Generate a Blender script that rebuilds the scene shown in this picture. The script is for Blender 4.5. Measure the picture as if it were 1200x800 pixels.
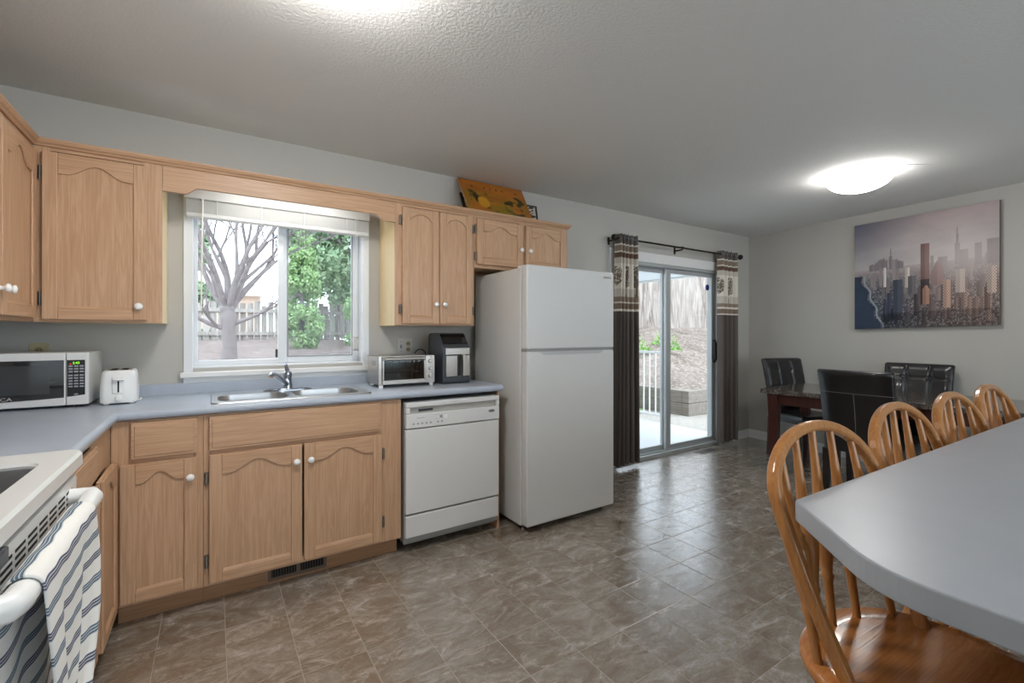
import bpy, math, random
import numpy as np
from mathutils import Vector, Matrix
random.seed(7)
for o in list(bpy.data.objects): bpy.data.objects.remove(o)
SC = bpy.context.scene
COL = SC.collection
PI = math.pi
# ---------------------------------------------------------------- camera
CAM_H, FPX, YAW, HOR = 1.27, 538.4, math.radians(33.1), 390
cd = bpy.data.cameras.new('camera'); cam = bpy.data.objects.new('camera', cd); COL.objects.link(cam)
cd.sensor_fit = 'HORIZONTAL'; cd.sensor_width = 36; cd.lens = 36*FPX/1200
cd.shift_y = (HOR-400)/1200
cd.clip_start = .02; cd.clip_end = 200
cam.location = (0, 0, CAM_H); cam.rotation_euler = (PI/2, 0, -YAW)
SC.camera = cam
# ---------------------------------------------------------------- world, lights, exposure
SC.view_settings.view_transform = 'Standard'; SC.view_settings.look = 'None'
SC.view_settings.gamma = 1; SC.view_settings.use_curve_mapping = False
SC.view_settings.exposure = 0.40
SKY_STRENGTH = 3.4
KITCHEN_LAMP, DINING_LAMP, REAR_FILL_LAMP, VALANCE_LAMP = 40.0, 20.0, 24.0, 13.0
w = bpy.data.worlds.new('world'); SC.world = w; w.use_nodes = True
bg = w.node_tree.nodes['Background']; bg.inputs[0].default_value = (.80, .90, 1, 1); bg.inputs[1].default_value = SKY_STRENGTH

# ---------------------------------------------------------------- material helpers
def srgb(r, g, b):
    f = lambda c: (c/255/12.92) if c/255 <= .04045 else ((c/255+.055)/1.055)**2.4
    return (f(r), f(g), f(b), 1)
class NT:
    def __init__(s, name):
        s.m = bpy.data.materials.new(name); s.m.use_nodes = True
        s.t = s.m.node_tree; s.p = s.t.nodes['Principled BSDF']; s.out = s.t.nodes['Material Output']
    def n(s, typ, **kw):
        nd = s.t.nodes.new(typ)
        for k, v in kw.items():
            if k.startswith('i_'):
                nd.inputs[k[2:].replace('_', ' ')].default_value = v
            else: setattr(nd, k, v)
        return nd
    def l(s, a, b): s.t.links.new(a, b)
    def math(s, op, a, b=None, c=None):
        nd = s.t.nodes.new('ShaderNodeMath'); nd.operation = op
        for i, x in enumerate((a, b, c)):
            if x is None: continue
            if isinstance(x, (int, float)): nd.inputs[i].default_value = x
            else: s.l(x, nd.inputs[i])
        return nd.outputs[0]
    def mix(s, fac, a, b):
        nd = s.t.nodes.new('ShaderNodeMix'); nd.data_type = 'RGBA'
        if isinstance(fac, (int, float)): nd.inputs[0].default_value = fac
        else: s.l(fac, nd.inputs[0])
        for i, x in ((6, a), (7, b)):
            if isinstance(x, tuple): nd.inputs[i].default_value = x
            else: s.l(x, nd.inputs[i])
        return nd.outputs[2]
    def ramp(s, fac, stops):
        nd = s.t.nodes.new('ShaderNodeValToRGB'); s.l(fac, nd.inputs[0])
        el = nd.color_ramp.elements
        while len(el) < len(stops): el.new(.5)
        for e, (p, c) in zip(el, stops): e.position = p; e.color = c
        return nd.outputs[0]
    def coord(s, kind='Object', scale=(1, 1, 1), rot=(0, 0, 0)):
        tc = s.t.nodes.new('ShaderNodeTexCoord'); mp = s.t.nodes.new('ShaderNodeMapping')
        s.l(tc.outputs[kind], mp.inputs[0]); mp.inputs['Scale'].default_value = scale; mp.inputs['Rotation'].default_value = rot
        return mp.outputs[0]
    def noise(s, vec, scale, detail=4, rough=.5, dist=0):
        nd = s.t.nodes.new('ShaderNodeTexNoise'); s.l(vec, nd.inputs['Vector'])
        nd.inputs['Scale'].default_value = scale; nd.inputs['Detail'].default_value = detail
        nd.inputs['Roughness'].default_value = rough; nd.inputs['Distortion'].default_value = dist
        return nd.outputs[0]
    def bump(s, h, strength=.2, dist=.01):
        nd = s.t.nodes.new('ShaderNodeBump'); s.l(h, nd.inputs['Height'])
        nd.inputs['Strength'].default_value = strength; nd.inputs['Distance'].default_value = dist
        s.l(nd.outputs[0], s.p.inputs['Normal'])
    def base(s, c):
        if isinstance(c, tuple): s.p.inputs['Base Color'].default_value = c
        else: s.l(c, s.p.inputs['Base Color'])
    def pr(s, rough=.5, metal=0, spec=.5, coat=0):
        s.p.inputs['Roughness'].default_value = rough; s.p.inputs['Metallic'].default_value = metal
        s.p.inputs['Specular IOR Level'].default_value = spec; s.p.inputs['Coat Weight'].default_value = coat
        return s

def plain(name, rgb, rough=.5, metal=0, spec=.5, coat=0, var=.05, vscale=6, bump=0, bscale=200):
    t = NT(name); t.pr(rough, metal, spec, coat)
    c = srgb(*rgb); v = t.coord()
    nz = t.noise(v, vscale, 3)
    d = tuple(x*(1-var) for x in c[:3])+(1,); e = tuple(min(1, x*(1+var)) for x in c[:3])+(1,)
    t.base(t.mix(nz, d, e))
    if bump: t.bump(t.noise(v, bscale, 2), bump, .002)
    return t.m
def wood(name, c1, c2, c3, axis='z', rough=.38, scale=1., coat=0, spec=.4):
    t = NT(name); t.pr(rough, 0, spec, coat)
    st = {'z': (14, 14, .9), 'x': (.9, 14, 14), 'y': (14, .9, 14)}[axis]
    v = t.coord(scale=tuple(a*scale for a in st))
    big = t.noise(v, 1.1, 3, .5, 1.6)
    v2 = t.coord(scale=tuple((a*scale*(4 if a > 2 else 1.5)) for a in st))
    fine = t.noise(v2, 3.0, 3, .6, .3)
    wv = t.math('SINE', t.math('MULTIPLY', big, 34))
    wv = t.math('MULTIPLY_ADD', wv, .5, .5)
    a = t.mix(t.math('MULTIPLY', wv, .55), srgb(*c1), srgb(*c2))
    f2 = t.ramp(fine, [(.42, (0, 0, 0, 1)), (.66, (1, 1, 1, 1))])
    t.base(t.mix(t.math('MULTIPLY', f2, .45), a, srgb(*c3)))
    t.bump(fine, .12, .002)
    return t.m
def glass_mat(name, tint=(1, 1, 1, 1), refl=.06, rough=0.0, k=.5):
    t = NT(name); tr = t.n('ShaderNodeBsdfTransparent'); tr.inputs[0].default_value = tint
    gl = t.n('ShaderNodeBsdfGlossy'); gl.inputs['Roughness'].default_value = rough
    lw = t.n('ShaderNodeLayerWeight'); lw.inputs[0].default_value = .15
    f = t.math('MULTIPLY_ADD', lw.outputs['Fresnel'], k, refl)
    mx = t.n('ShaderNodeMixShader'); t.l(f, mx.inputs[0]); t.l(tr.outputs[0], mx.inputs[1]); t.l(gl.outputs[0], mx.inputs[2])
    t.l(mx.outputs[0], t.out.inputs[0]); return t.m
def emit(name, rgb, strength):
    t = NT(name); e = t.n('ShaderNodeEmission'); e.inputs[0].default_value = rgb; e.inputs[1].default_value = strength
    t.l(e.outputs[0], t.out.inputs[0]); return t.m
def attr_mat(name, rough=.8, spec=.2, bump=0, bscale=300):
    t = NT(name); t.pr(rough, 0, spec); a = t.n('ShaderNodeAttribute'); a.attribute_name = 'Col'
    t.base(a.outputs['Color'])
    if bump: t.bump(t.noise(t.coord(), bscale, 2), bump, .002)
    return t.m

M = {}
OAK = ((202, 164, 131), (186, 146, 112), (164, 124, 90))
M['oak_z'] = wood('light_oak_upright', *OAK, 'z')
M['oak_x'] = wood('light_oak_along', *OAK, 'x')
M['oak_y'] = wood('light_oak_across', *OAK, 'y')
M['birch'] = wood('pale_birch_side', (236, 214, 170), (228, 202, 156), (218, 190, 142), 'z')
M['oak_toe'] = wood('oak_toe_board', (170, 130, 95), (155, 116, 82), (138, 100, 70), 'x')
M['honey'] = wood('honey_oak', (184, 128, 72), (166, 108, 56), (140, 86, 42), 'z', .28, 1, .3)
M['honey_seat'] = wood('honey_oak_seat', (190, 126, 68), (172, 106, 52), (144, 84, 40), 'x', .22, 1, .5)
M['cherry'] = wood('dark_cherry', (84, 40, 30), (66, 30, 24), (50, 22, 18), 'z', .3, 1, .3)
M['ebony'] = plain('near_black_wood', (34, 24, 22), .3, coat=.2)
M['fence_wood'] = wood('weathered_fence', (205, 196, 188), (165, 154, 148), (120, 108, 104), 'z', .85, .5)
def M_fence(name, a, b, c3):
    t = NT(name); t.pr(.85, 0, .1); g = t.n('ShaderNodeNewGeometry')
    v = t.coord(scale=(9, 9, .7)); n1 = t.noise(v, 1.6, 6, .7, 1.0)
    c = t.mix(t.ramp(n1, [(.38, (0, 0, 0, 1)), (.62, (1, 1, 1, 1))]), srgb(*a), srgb(*b))
    t.base(t.mix(t.math('MULTIPLY', g.outputs['Random Per Island'], .7), c, srgb(*c3))); t.bump(n1, .5, .01); return t.m
M['plank'] = M_fence('split_weathered_planks', (186, 174, 166), (112, 100, 92), (196, 186, 178))
M['fence_wood'] = M_fence('weathered_pickets', (186, 178, 172), (120, 110, 104), (204, 196, 190))
M['timber'] = wood('weathered_timber', (150, 140, 130), (122, 112, 102), (88, 80, 74), 'y', .85, .4)
M['white'] = plain('white_paint', (232, 232, 230), .35, var=.02)
M['vinyl'] = plain('white_vinyl_frame', (228, 231, 234), .35, var=.02)
M['alum'] = plain('satin_aluminium_frame', (190, 193, 193), .4, .35, var=.03)
M['appliance'] = plain('white_enamel', (222, 222, 220), .3, var=.015, coat=.2)
M['fridge'] = plain('white_pebbled_enamel', (214, 214, 212), .38, var=.015, bump=.12, bscale=260)
M['plastic_w'] = plain('white_plastic', (236, 236, 234), .3, var=.01)
M['plastic_g'] = plain('grey_plastic', (150, 150, 148), .4)
M['plastic_d'] = plain('dark_grey_plastic', (58, 62, 68), .35)
M['plastic_k'] = plain('black_plastic', (22, 22, 24), .3)
M['beige'] = plain('almond_plastic', (190, 178, 140), .4)
M['brass_dark'] = plain('aged_receptacle', (150, 136, 100), .4)
M['gloss_k'] = plain('black_glass', (14, 15, 17), .06, coat=.6)
M['grout_k'] = plain('black_rubber', (14, 13, 12), .8)
M['steel'] = plain('brushed_steel', (196, 190, 182), .28, 1, var=.06, vscale=30)
M['sink_steel'] = plain('satin_steel', (186, 186, 186), .3, 1, var=.05, vscale=20)
M['chrome'] = plain('chrome', (170, 176, 186), .12, 1)
M['knob_silver'] = plain('satin_silver_knob', (205, 203, 198), .35, .3)
M['hinge'] = plain('dull_hinge_metal', (120, 112, 104), .4, .9)
M['porcelain'] = plain('white_porcelain', (245, 245, 243), .15, coat=.5, var=.01)
M['bronze'] = plain('dark_bronze_rod', (40, 33, 30), .4, .5)
M['leather'] = plain('black_leather', (22, 21, 23), .34, coat=.2, bump=.25, bscale=120)
M['stitch'] = plain('grey_stitching', (120, 116, 112), .7)
M['glass'] = glass_mat('clear_glass', (.97, .99, 1, 1), .005, k=.25)
M['screen'] = glass_mat('screened_glass', (.80, .82, .83, 1), .02, .15, k=.3)
M['oven_glass'] = glass_mat('smoky_glass', (.55, .6, .62, 1), .10)
M['green_led'] = emit('green_clock_digits', (.35, 1, .05, 1), 1.6)
M['red_led'] = emit('red_clock_mark', (1, .06, .04, 1), 1.0)
def M_blind():
    t = NT('white_blind_vinyl'); t.pr(.45, 0, .4); t.base(srgb(240, 240, 238))
    tr = t.n('ShaderNodeBsdfTranslucent'); tr.inputs[0].default_value = (.9, .9, .88, 1)
    mx = t.n('ShaderNodeMixShader'); mx.inputs[0].default_value = .35; t.l(t.p.outputs[0], mx.inputs[1]); t.l(tr.outputs[0], mx.inputs[2]); t.l(mx.outputs[0], t.out.inputs[0]); return t.m
M['blind'] = M_blind()
M['blue_sticker'] = plain('blue_sticker', (40, 62, 130), .5)
M['black_paint'] = plain('black_frame', (20, 20, 22), .35)
M['concrete'] = plain('pale_concrete', (214, 214, 216), .8, var=.05, bump=.2, bscale=60)
M['gravel'] = plain('gravel_path', (168, 160, 150), .95, var=.3, vscale=25, bump=.6, bscale=30)
M['soffit'] = plain('white_soffit_boards', (226, 232, 236), .6)
M['bark'] = plain('grey_bark', (140, 130, 128), .9, var=.5, vscale=22, bump=.8, bscale=30)
M['house_wall'] = plain('peach_stucco', (222, 196, 178), .9)
M['roof'] = plain('pale_shingle_roof', (214, 206, 202), .9)

def M_wall():
    t = NT('warm_grey_wall'); t.pr(.6, 0, .3)
    v = t.coord(); t.base(t.mix(t.noise(v, 3, 2), srgb(184, 181, 174), srgb(191, 188, 181)))
    t.bump(t.noise(v, 160, 2), .06, .003); return t.m
M['wall'] = M_wall()
def M_ceil():
    t = NT('textured_ceiling'); t.pr(.85, 0, .2)
    v = t.coord(); t.base(srgb(226, 225, 222))
    t.bump(t.noise(v, 75, 3, .6), .55, .006); return t.m
M['ceiling'] = M_ceil()
def M_floor():
    t = NT('stone_look_vinyl_tiles')
    tc = t.n('ShaderNodeNewGeometry'); sp = t.n('ShaderNodeSeparateXYZ'); t.l(tc.outputs['Position'], sp.inputs[0])
    S = .2352
    ux = t.math('DIVIDE', t.math('SUBTRACT', sp.outputs[0], .0465-40*S), S)
    uy = t.math('DIVIDE', t.math('SUBTRACT', sp.outputs[1], 2.322-40*.2335), .2335)
    fx, fy = t.math('FRACT', ux), t.math('FRACT', uy)
    ex = t.math('MINIMUM', fx, t.math('SUBTRACT', 1, fx)); ey = t.math('MINIMUM', fy, t.math('SUBTRACT', 1, fy))
    e = t.math('MINIMUM', ex, ey)
    grout = t.math('SUBTRACT', 1, t.math('SMOOTH_MIN', t.math('DIVIDE', e, .013), 1, .1))
    grout = t.math('MAXIMUM', grout, 0)
    cb = t.n('ShaderNodeCombineXYZ'); t.l(t.math('FLOOR', ux), cb.inputs[0]); t.l(t.math('FLOOR', uy), cb.inputs[1])
    wn = t.n('ShaderNodeTexWhiteNoise'); wn.noise_dimensions = '3D'; t.l(cb.outputs[0], wn.inputs['Vector'])
    # offset the stone figure a little from tile to tile
    sc = t.n('ShaderNodeVectorMath'); sc.operation = 'SCALE'; t.l(wn.outputs['Color'], sc.inputs[0]); sc.inputs['Scale'].default_value = 6
    ad = t.n('ShaderNodeVectorMath'); ad.operation = 'ADD'; t.l(tc.outputs['Position'], ad.inputs[0]); t.l(sc.outputs[0], ad.inputs[1])
    mp = t.n('ShaderNodeMapping'); t.l(ad.outputs[0], mp.inputs[0]); mp.inputs['Rotation'].default_value = (0, 0, .5); mp.inputs['Scale'].default_value = (1, 1.7, 1)
    v = mp.outputs[0]
    n1 = t.noise(v, 4.2, 9, .74, 1.0); n2 = t.noise(v, 5.5, 10, .8, 1.1); n3 = t.noise(v, 26, 5, .7, .6)
    c = t.ramp(n1, [(.30, srgb(104, 87, 70)), (.43, srgb(128, 112, 94)), (.53, srgb(142, 131, 118)), (.66, srgb(166, 160, 152))])
    streak = t.ramp(n2, [(.50, (0, 0, 0, 1)), (.60, (1, 1, 1, 1))])
    c = t.mix(t.math('MULTIPLY', streak, .62), c, srgb(196, 190, 182))
    dk = t.ramp(n3, [(.36, (1, 1, 1, 1)), (.52, (0, 0, 0, 1))])
    c = t.mix(t.math('MULTIPLY', dk, .35), c, srgb(108, 92, 76))
    c = t.mix(t.math('MULTIPLY', wn.outputs['Value'], .22), c, srgb(128, 112, 94))
    t.base(t.mix(t.math('MULTIPLY', grout, .9), c, srgb(196, 184, 168)))
    t.pr(.3, 0, .6, 1.0); t.p.inputs['Coat Roughness'].default_value = .22; t.p.inputs['Coat IOR'].default_value = 1.75
    t.l(t.math('MULTIPLY_ADD', n2, .22, .14), t.p.inputs['Roughness'])
    hgt = t.math('ADD', t.math('MULTIPLY', n3, .5), t.math('MULTIPLY', grout, -.8))
    t.bump(hgt, .55, .004); t.l(t.p.inputs['Normal'].links[0].from_socket, t.p.inputs['Coat Normal']); return t.m
M['floor'] = M_floor()
def M_lam(name, a, b):
    t = NT(name); t.pr(.32, 0, .5); v = t.coord(scale=(1, 1, 1))
    n = t.noise(v, 3.2, 6, .62, .4); n2 = t.noise(v, 60, 3, .6)
    c = t.mix(n, srgb(*a), srgb(*b)); t.base(t.mix(t.math('MULTIPLY', n2, .25), c, srgb(150, 154, 162)))
    t.bump(n2, .03, .002); return t.m
M['laminate'] = M_lam('blue_grey_laminate', (160, 170, 184), (192, 200, 212))
M['laminate_g'] = M_lam('grey_laminate', (150, 154, 160), (172, 176, 182))
def M_marble():
    t = NT('dark_marble'); t.pr(.1, 0, .5, .4); v = t.coord()
    n = t.noise(v, 7, 8, .7, 1.5)
    vein = t.ramp(t.math('ABSOLUTE', t.math('SUBTRACT', n, .5)), [(0, (1, 1, 1, 1)), (.025, (0, 0, 0, 1))])
    c = t.mix(t.noise(v, 20, 5, .6), srgb(48, 42, 38), srgb(92, 82, 74))
    t.base(t.mix(t.math('MULTIPLY', vein, .55), c, srgb(170, 160, 150))); return t.m
M['marble'] = M_marble()
def M_cook():
    t = NT('speckled_cooktop_glass'); t.pr(.12, 0, .5, .3); v = t.coord()
    t.base(t.mix(t.ramp(t.noise(v, 420, 2), [(.5, (0, 0, 0, 1)), (.62, (1, 1, 1, 1))]), srgb(38, 38, 40), srgb(120, 120, 122))); return t.m
M['cooktop'] = M_cook()
def M_soil(name, a, b, c3):
    t = NT(name); t.pr(.95, 0, .1); v = t.coord()
    n = t.noise(v, 2.2, 8, .7, .5); n2 = t.noise(v, 14, 6, .7)
    c = t.mix(t.ramp(n, [(.35, (0, 0, 0, 1)), (.65, (1, 1, 1, 1))]), srgb(*a), srgb(*b))
    t.base(t.mix(t.ramp(n2, [(.5, (0, 0, 0, 1)), (.62, (1, 1, 1, 1))]), c, srgb(*c3)))
    t.bump(t.noise(v, 9, 6, .7), .8, .08); return t.m
M['soil'] = M_soil('leaf_littered_soil', (150, 134, 128), (122, 108, 102), (176, 162, 156))
M['bank_soil'] = M_soil('rooty_bank_soil', (150, 136, 126), (116, 102, 92), (172, 160, 150))
def M_leaf(name, a, b):
    t = NT(name); t.pr(.7, 0, .2)
    oi = t.n('ShaderNodeNewGeometry')
    t.base(t.mix(oi.outputs['Random Per Island'], srgb(*a), srgb(*b))); return t.m
M['leaf_l'] = M_leaf('bright_cedar_foliage', (150, 186, 124), (190, 216, 158))
M['leaf_d'] = M_leaf('dark_evergreen_foliage', (112, 142, 106), (172, 194, 154))
M['leaf_g'] = M_leaf('ground_cover_leaves', (110, 160, 80), (160, 200, 110))
M['curtain'] = attr_mat('banded_taupe_curtain_fabric', .75, .25, .15)
M['city'] = attr_mat('city_photo_canvas', .6, .3, .15, 500)
def M_towel():
    t = NT('striped_towel_cotton'); t.pr(.95, 0, .05); a = t.n('ShaderNodeAttribute'); a.attribute_name = 'Col'
    sp = t.n('ShaderNodeSeparateColor'); t.l(a.outputs['Color'], sp.inputs[0]); s_, u = sp.outputs[0], sp.outputs[1]
    w1 = t.math('MULTIPLY', t.math('SINE', t.math('MULTIPLY', u, 31)), .0015)
    w2 = t.math('MULTIPLY', t.math('SINE', t.math('MULTIPLY', u, 12)), .002)
    ph = t.math('DIVIDE', t.math('ADD', t.math('ADD', s_, .033), t.math('ADD', w1, w2)), .0455)
    k = t.math('FLOOR', ph); fr = t.math('FRACT', ph)
    x = t.math('DIVIDE', t.math('SUBTRACT', fr, .10), .36)
    inside = t.math('MULTIPLY', t.math('GREATER_THAN', x, 0), t.math('LESS_THAN', x, 1))
    line = t.math('LESS_THAN', t.math('FRACT', t.math('MULTIPLY', x, 3)), .66)
    f = t.math('MULTIPLY', inside, t.math('MULTIPLY_ADD', line, .62, .3))
    odd = t.math('FRACT', t.math('MULTIPLY', k, .5))
    blue = t.mix(t.math('MULTIPLY', odd, 2), srgb(70, 98, 122), srgb(64, 72, 104))
    t.base(t.mix(f, srgb(236, 235, 230), blue)); t.bump(t.noise(t.coord(), 260, 2), .6, .002); return t.m
M['towel'] = M_towel()
M['wood_print'] = attr_mat('painted_orange_wood', .35, .4)
M['frame_print'] = attr_mat('framed_picture_print', .4, .4)
M['plate'] = plain('white_cover_plate', (196, 192, 186), .4)
LAMPGLASS = lambda k, s: emit(k, (1, .975, .94, 1), s)

# ---------------------------------------------------------------- mesh builder
def tfB(yf): return lambda a, b, d: (a, yf-d, b)      # faces the room from the back wall
def tfL(xf): return lambda a, b, d: (xf+d, a, b)      # faces the room from the left wall
class MB:
    def __init__(s, tf=None):
        s.v = []; s.f = []; s.sm = []; s.mi = []; s.cur = 0; s.tf = tf; s.col = None
    def add(s, verts, faces, smooth=False):
        k = len(s.v)
        if s.tf: verts = [s.tf(*p) for p in verts]
        s.v += [tuple(p) for p in verts]
        for f in faces: s.f.append([i+k for i in f]); s.sm.append(smooth); s.mi.append(s.cur)
        return s
    def slot(s, i): s.cur = i; return s
    def box(s, a0, b0, c0, a1, b1, c1):
        V = [(x, y, z) for x in (a0, a1) for y in (b0, b1) for z in (c0, c1)]
        return s.add(V, [(0, 1, 3, 2), (4, 6, 7, 5), (0, 4, 5, 1), (2, 3, 7, 6), (0, 2, 6, 4), (1, 5, 7, 3)])
    def prism(s, poly, c0, c1, order='abc'):
        n = len(poly)
        def mk(p, c):
            if order == 'abc': return (p[0], p[1], c)
            if order == 'acb': return (p[0], c, p[1])
            return (c, p[0], p[1])
        V = [mk(p, c0) for p in poly]+[mk(p, c1) for p in poly]
        F = [list(range(n))[::-1], list(range(n, 2*n))]+[[i, (i+1) % n, n+(i+1) % n, n+i] for i in range(n)]
        return s.add(V, F)
    def rings(s, R, caps=True, closed=False, smooth=True):
        n = len(R[0]); V = [p for r in R for p in r]; F = []
        m = len(R)
        for j in range(m if closed else m-1):
            for i in range(n):
                F.append([j*n+i, j*n+(i+1) % n, ((j+1) % m)*n+(i+1) % n, ((j+1) % m)*n+i])
        s.add(V, F, smooth)
        if caps and not closed: s.add(R[0]+R[-1], [list(range(n))[::-1], list(range(n, 2*n))])
        return s
    def tube(s, pts, r, n=12, caps=True, closed=False, sx=1, sy=1, up=None):
        pts = [Vector(p) for p in pts]; m = len(pts); R = []
        prev = None
        for j, p in enumerate(pts):
            if closed: t = pts[(j+1) % m]-pts[j-1]
            else: t = (pts[min(j+1, m-1)]-pts[max(j-1, 0)])
            t.normalize()
            if prev is None:
                u = Vector(up) if up else (Vector((0, 0, 1)) if abs(t.z) < .9 else Vector((1, 0, 0)))
            else: u = prev
            u = (u-t*u.dot(t)).normalized(); prev = u; b = t.cross(u)
            rr = r[j] if isinstance(r, (list, tuple)) else r
            R.append([tuple(p+(u*math.cos(q)*sx+b*math.sin(q)*sy)*rr) for q in [2*PI*i/n for i in range(n)]])
        return s.rings(R, caps, closed)
    def cyl(s, p0, p1, r, n=16, r1=None): return s.tube([p0, p1], [r, r if r1 is None else r1], n)
    def lathe(s, prof, c=(0, 0, 0), n=24, ax='z', caps=True):
        R = []
        for r, h in prof:
            ring = []
            for i in range(n):
                q = 2*PI*i/n; a, b = r*math.cos(q), r*math.sin(q)
                p = (a, b, h) if ax == 'z' else ((a, h, b) if ax == 'y' else (h, a, b))
                ring.append((c[0]+p[0], c[1]+p[1], c[2]+p[2]))
            R.append(ring)
        return s.rings(R, caps)
    def ball(s, c, rx, ry, rz, n=14, m=8):
        R = []
        for j in range(m+1):
            t = PI*j/m; k = max(math.sin(t), 1e-3)
            R.append([(c[0]+rx*k*math.cos(2*PI*i/n), c[1]+ry*k*math.sin(2*PI*i/n), c[2]+rz*math.cos(t)) for i in range(n)])
        return s.rings(R)
    def grid(s, fn, nu, nv, colfn=None, smooth=True):
        k = len(s.v)
        V = [fn(i/(nu-1), j/(nv-1)) for j in range(nv) for i in range(nu)]
        F = [[j*nu+i, j*nu+i+1, (j+1)*nu+i+1, (j+1)*nu+i] for j in range(nv-1) for i in range(nu-1)]
        s.add(V, F, smooth)
        if colfn is not None:
            if s.col is None: s.col = [(1, 1, 1, 1)]*k
            s.col += [colfn(i/(nu-1), j/(nv-1)) for j in range(nv) for i in range(nu)]
        return s
    def build(s, name, mats, parent=None, bevel=0, solid=0, recalc=True, segs=2, angle=40):
        if not isinstance(mats, (list, tuple)): mats = [mats]
        V = [Vector(p) for p in s.v]; off = Vector((0, 0, 0))
        if parent is not None:
            q = parent
            while q is not None: off += q.location; q = q.parent
        else:
            lo = [min(p[i] for p in V) for i in range(3)]; hi = [max(p[i] for p in V) for i in range(3)]
            off = Vector(((lo[0]+hi[0])/2, (lo[1]+hi[1])/2, lo[2]))
        me = bpy.data.meshes.new(name)
        me.from_pydata([tuple(p-off) for p in V], [], s.f)
        me.polygons.foreach_set('use_smooth', s.sm); me.polygons.foreach_set('material_index', s.mi)
        for m in mats: me.materials.append(M[m] if isinstance(m, str) else m)
        if s.col is not None:
            ca = me.color_attributes.new('Col', 'FLOAT_COLOR', 'POINT')
            ca.data.foreach_set('color', np.array(s.col, dtype=np.float32).ravel())
        if recalc:
            import bmesh
            b = bmesh.new(); b.from_mesh(me); bmesh.ops.recalc_face_normals(b, faces=b.faces); b.to_mesh(me); b.free()
        me.update()
        o = bpy.data.objects.new(name, me); COL.objects.link(o)
        if parent is not None: o.parent = parent
        else: o.location = off
        if solid:
            md = o.modifiers.new('thickness', 'SOLIDIFY'); md.thickness = solid; md.offset = 0
        if bevel:
            md = o.modifiers.new('bevel', 'BEVEL'); md.width = bevel; md.segments = segs
            md.limit_method = 'ANGLE'; md.angle_limit = math.radians(angle); md.harden_normals = False
        return o
def thing(name, label, cat, loc=(0, 0, 0), group=None, rz=0):
    o = bpy.data.objects.new(name, None); COL.objects.link(o); o.empty_display_size = .1
    o.location = loc; o.rotation_euler = (0, 0, rz); o['label'] = label; o['category'] = cat
    if group: o['group'] = group
    return o
def tag(o, label, cat, group=None, kind=None):
    o['label'] = label; o['category'] = cat
    if group: o['group'] = group
    if kind: o['kind'] = kind
    return o
def struct(o): o['kind'] = 'structure'; return o
def text_part(txt, size, name, mat, parent, tf, a, b, d, squash=1):
    cu = bpy.data.curves.new(name, 'FONT'); cu.body = txt; cu.size = size; cu.extrude = .0004; cu.resolution_u = 3
    ob = bpy.data.objects.new(name, cu); COL.objects.link(ob)
    dg = bpy.context.evaluated_depsgraph_get(); me = bpy.data.meshes.new_from_object(ob.evaluated_get(dg))
    COL.objects.unlink(ob); bpy.data.objects.remove(ob)
    q = MB(tf); q.add([(a+v.co.x*squash, b+v.co.y, d+v.co.z) for v in me.vertices], [list(p.vertices) for p in me.polygons])
    return q.build(name, mat, parent)

YB = 3.13            # back wall
XL = -.98            # left wall
CEIL = 2.44
YF = -3.3
def XR(y): return 5.50-.1009*(3.13-y)
# ================================================================ ROOM SHELL
struct(MB().box(-1.2, YF-.15, -.12, 6.0, YB+.12, 0).build('floor', 'floor'))
struct(MB().box(-1.2, YF-.15, CEIL, 6.0, YB+.15, CEIL+.12).build('ceiling', 'ceiling'))
WX0, WX1, WZ0, WZ1 = -.10, .85, 1.07, 2.06
DX0, DX1, DZ1 = 3.20, 4.90, 1.985
b = MB(); Y0, Y1 = YB, YB+.15
b.box(-1.13, Y0, 0, WX0, Y1, CEIL).box(WX0, Y0, 0, WX1, Y1, WZ0).box(WX0, Y0, WZ1, WX1, Y1, CEIL)
b.box(WX1, Y0, 0, DX0, Y1, CEIL).box(DX0, Y0, DZ1, DX1, Y1, CEIL).box(DX1, Y0, 0, 5.65, Y1, CEIL)
struct(b.build('wall_back', 'wall'))
struct(MB().box(XL-.15, YF-.15, 0, XL, YB, CEIL).build('wall_left', 'wall'))
b = MB(); b.prism([(XR(YB), YB), (XR(YB)+.15, YB), (XR(YF)+.15, YF-.15), (XR(YF), YF-.15)], 0, CEIL)
struct(b.build('wall_right', 'wall'))
b = MB()   # unseen wall behind the camera, opened for an added fill window
b.box(XL, YF-.15, 0, -.3, YF, CEIL).box(4.1, YF-.15, 0, XR(YF), YF, CEIL).box(-.3, YF-.15, 0, 4.1, YF, .35).box(-.3, YF-.15, 2.25, 4.1, YF, CEIL)
struct(b.build('wall_front', 'wall'))
b = MB(); 
for (x0, x1, z0, z1) in ((-.3, -.24, .35, 2.25), (4.04, 4.1, .35, 2.25), (-.24, 4.04, .35, .41), (-.24, 4.04, 2.19, 2.25), (1.14, 1.20, .41, 2.19), (2.60, 2.66, .41, 2.19)):
    b.box(x0, YF-.1, z0, x1, YF-.04, z1)
w2 = struct(b.build('added_fill_window', 'vinyl', bevel=.004))  # unseen window, added to let fill daylight in from behind
for x0, x1 in ((-.24, 1.14), (1.20, 2.60), (2.66, 4.04)): MB().box(x0, YF-.075, .41, x1, YF-.070, 2.19).build('pane', 'glass', w2)
# baseboards
def base_profile(): return [(0, 0), (.014, 0), (.014, .075), (.009, .088), (.006, .1), (0, .1)]
b = MB(lambda a, c, d: (XR(a)-d, a, c)); b.prism([(p[1], p[0]) for p in base_profile()], YF, YB-.001, 'cab')
struct(b.build('baseboard_right', 'white'))
b = MB(lambda a, c, d: (d, YB-a, c)); b.prism(base_profile(), 4.975, XR(YB)-.016, 'abc') 
struct(b.build('baseboard_back', 'white'))

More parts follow.
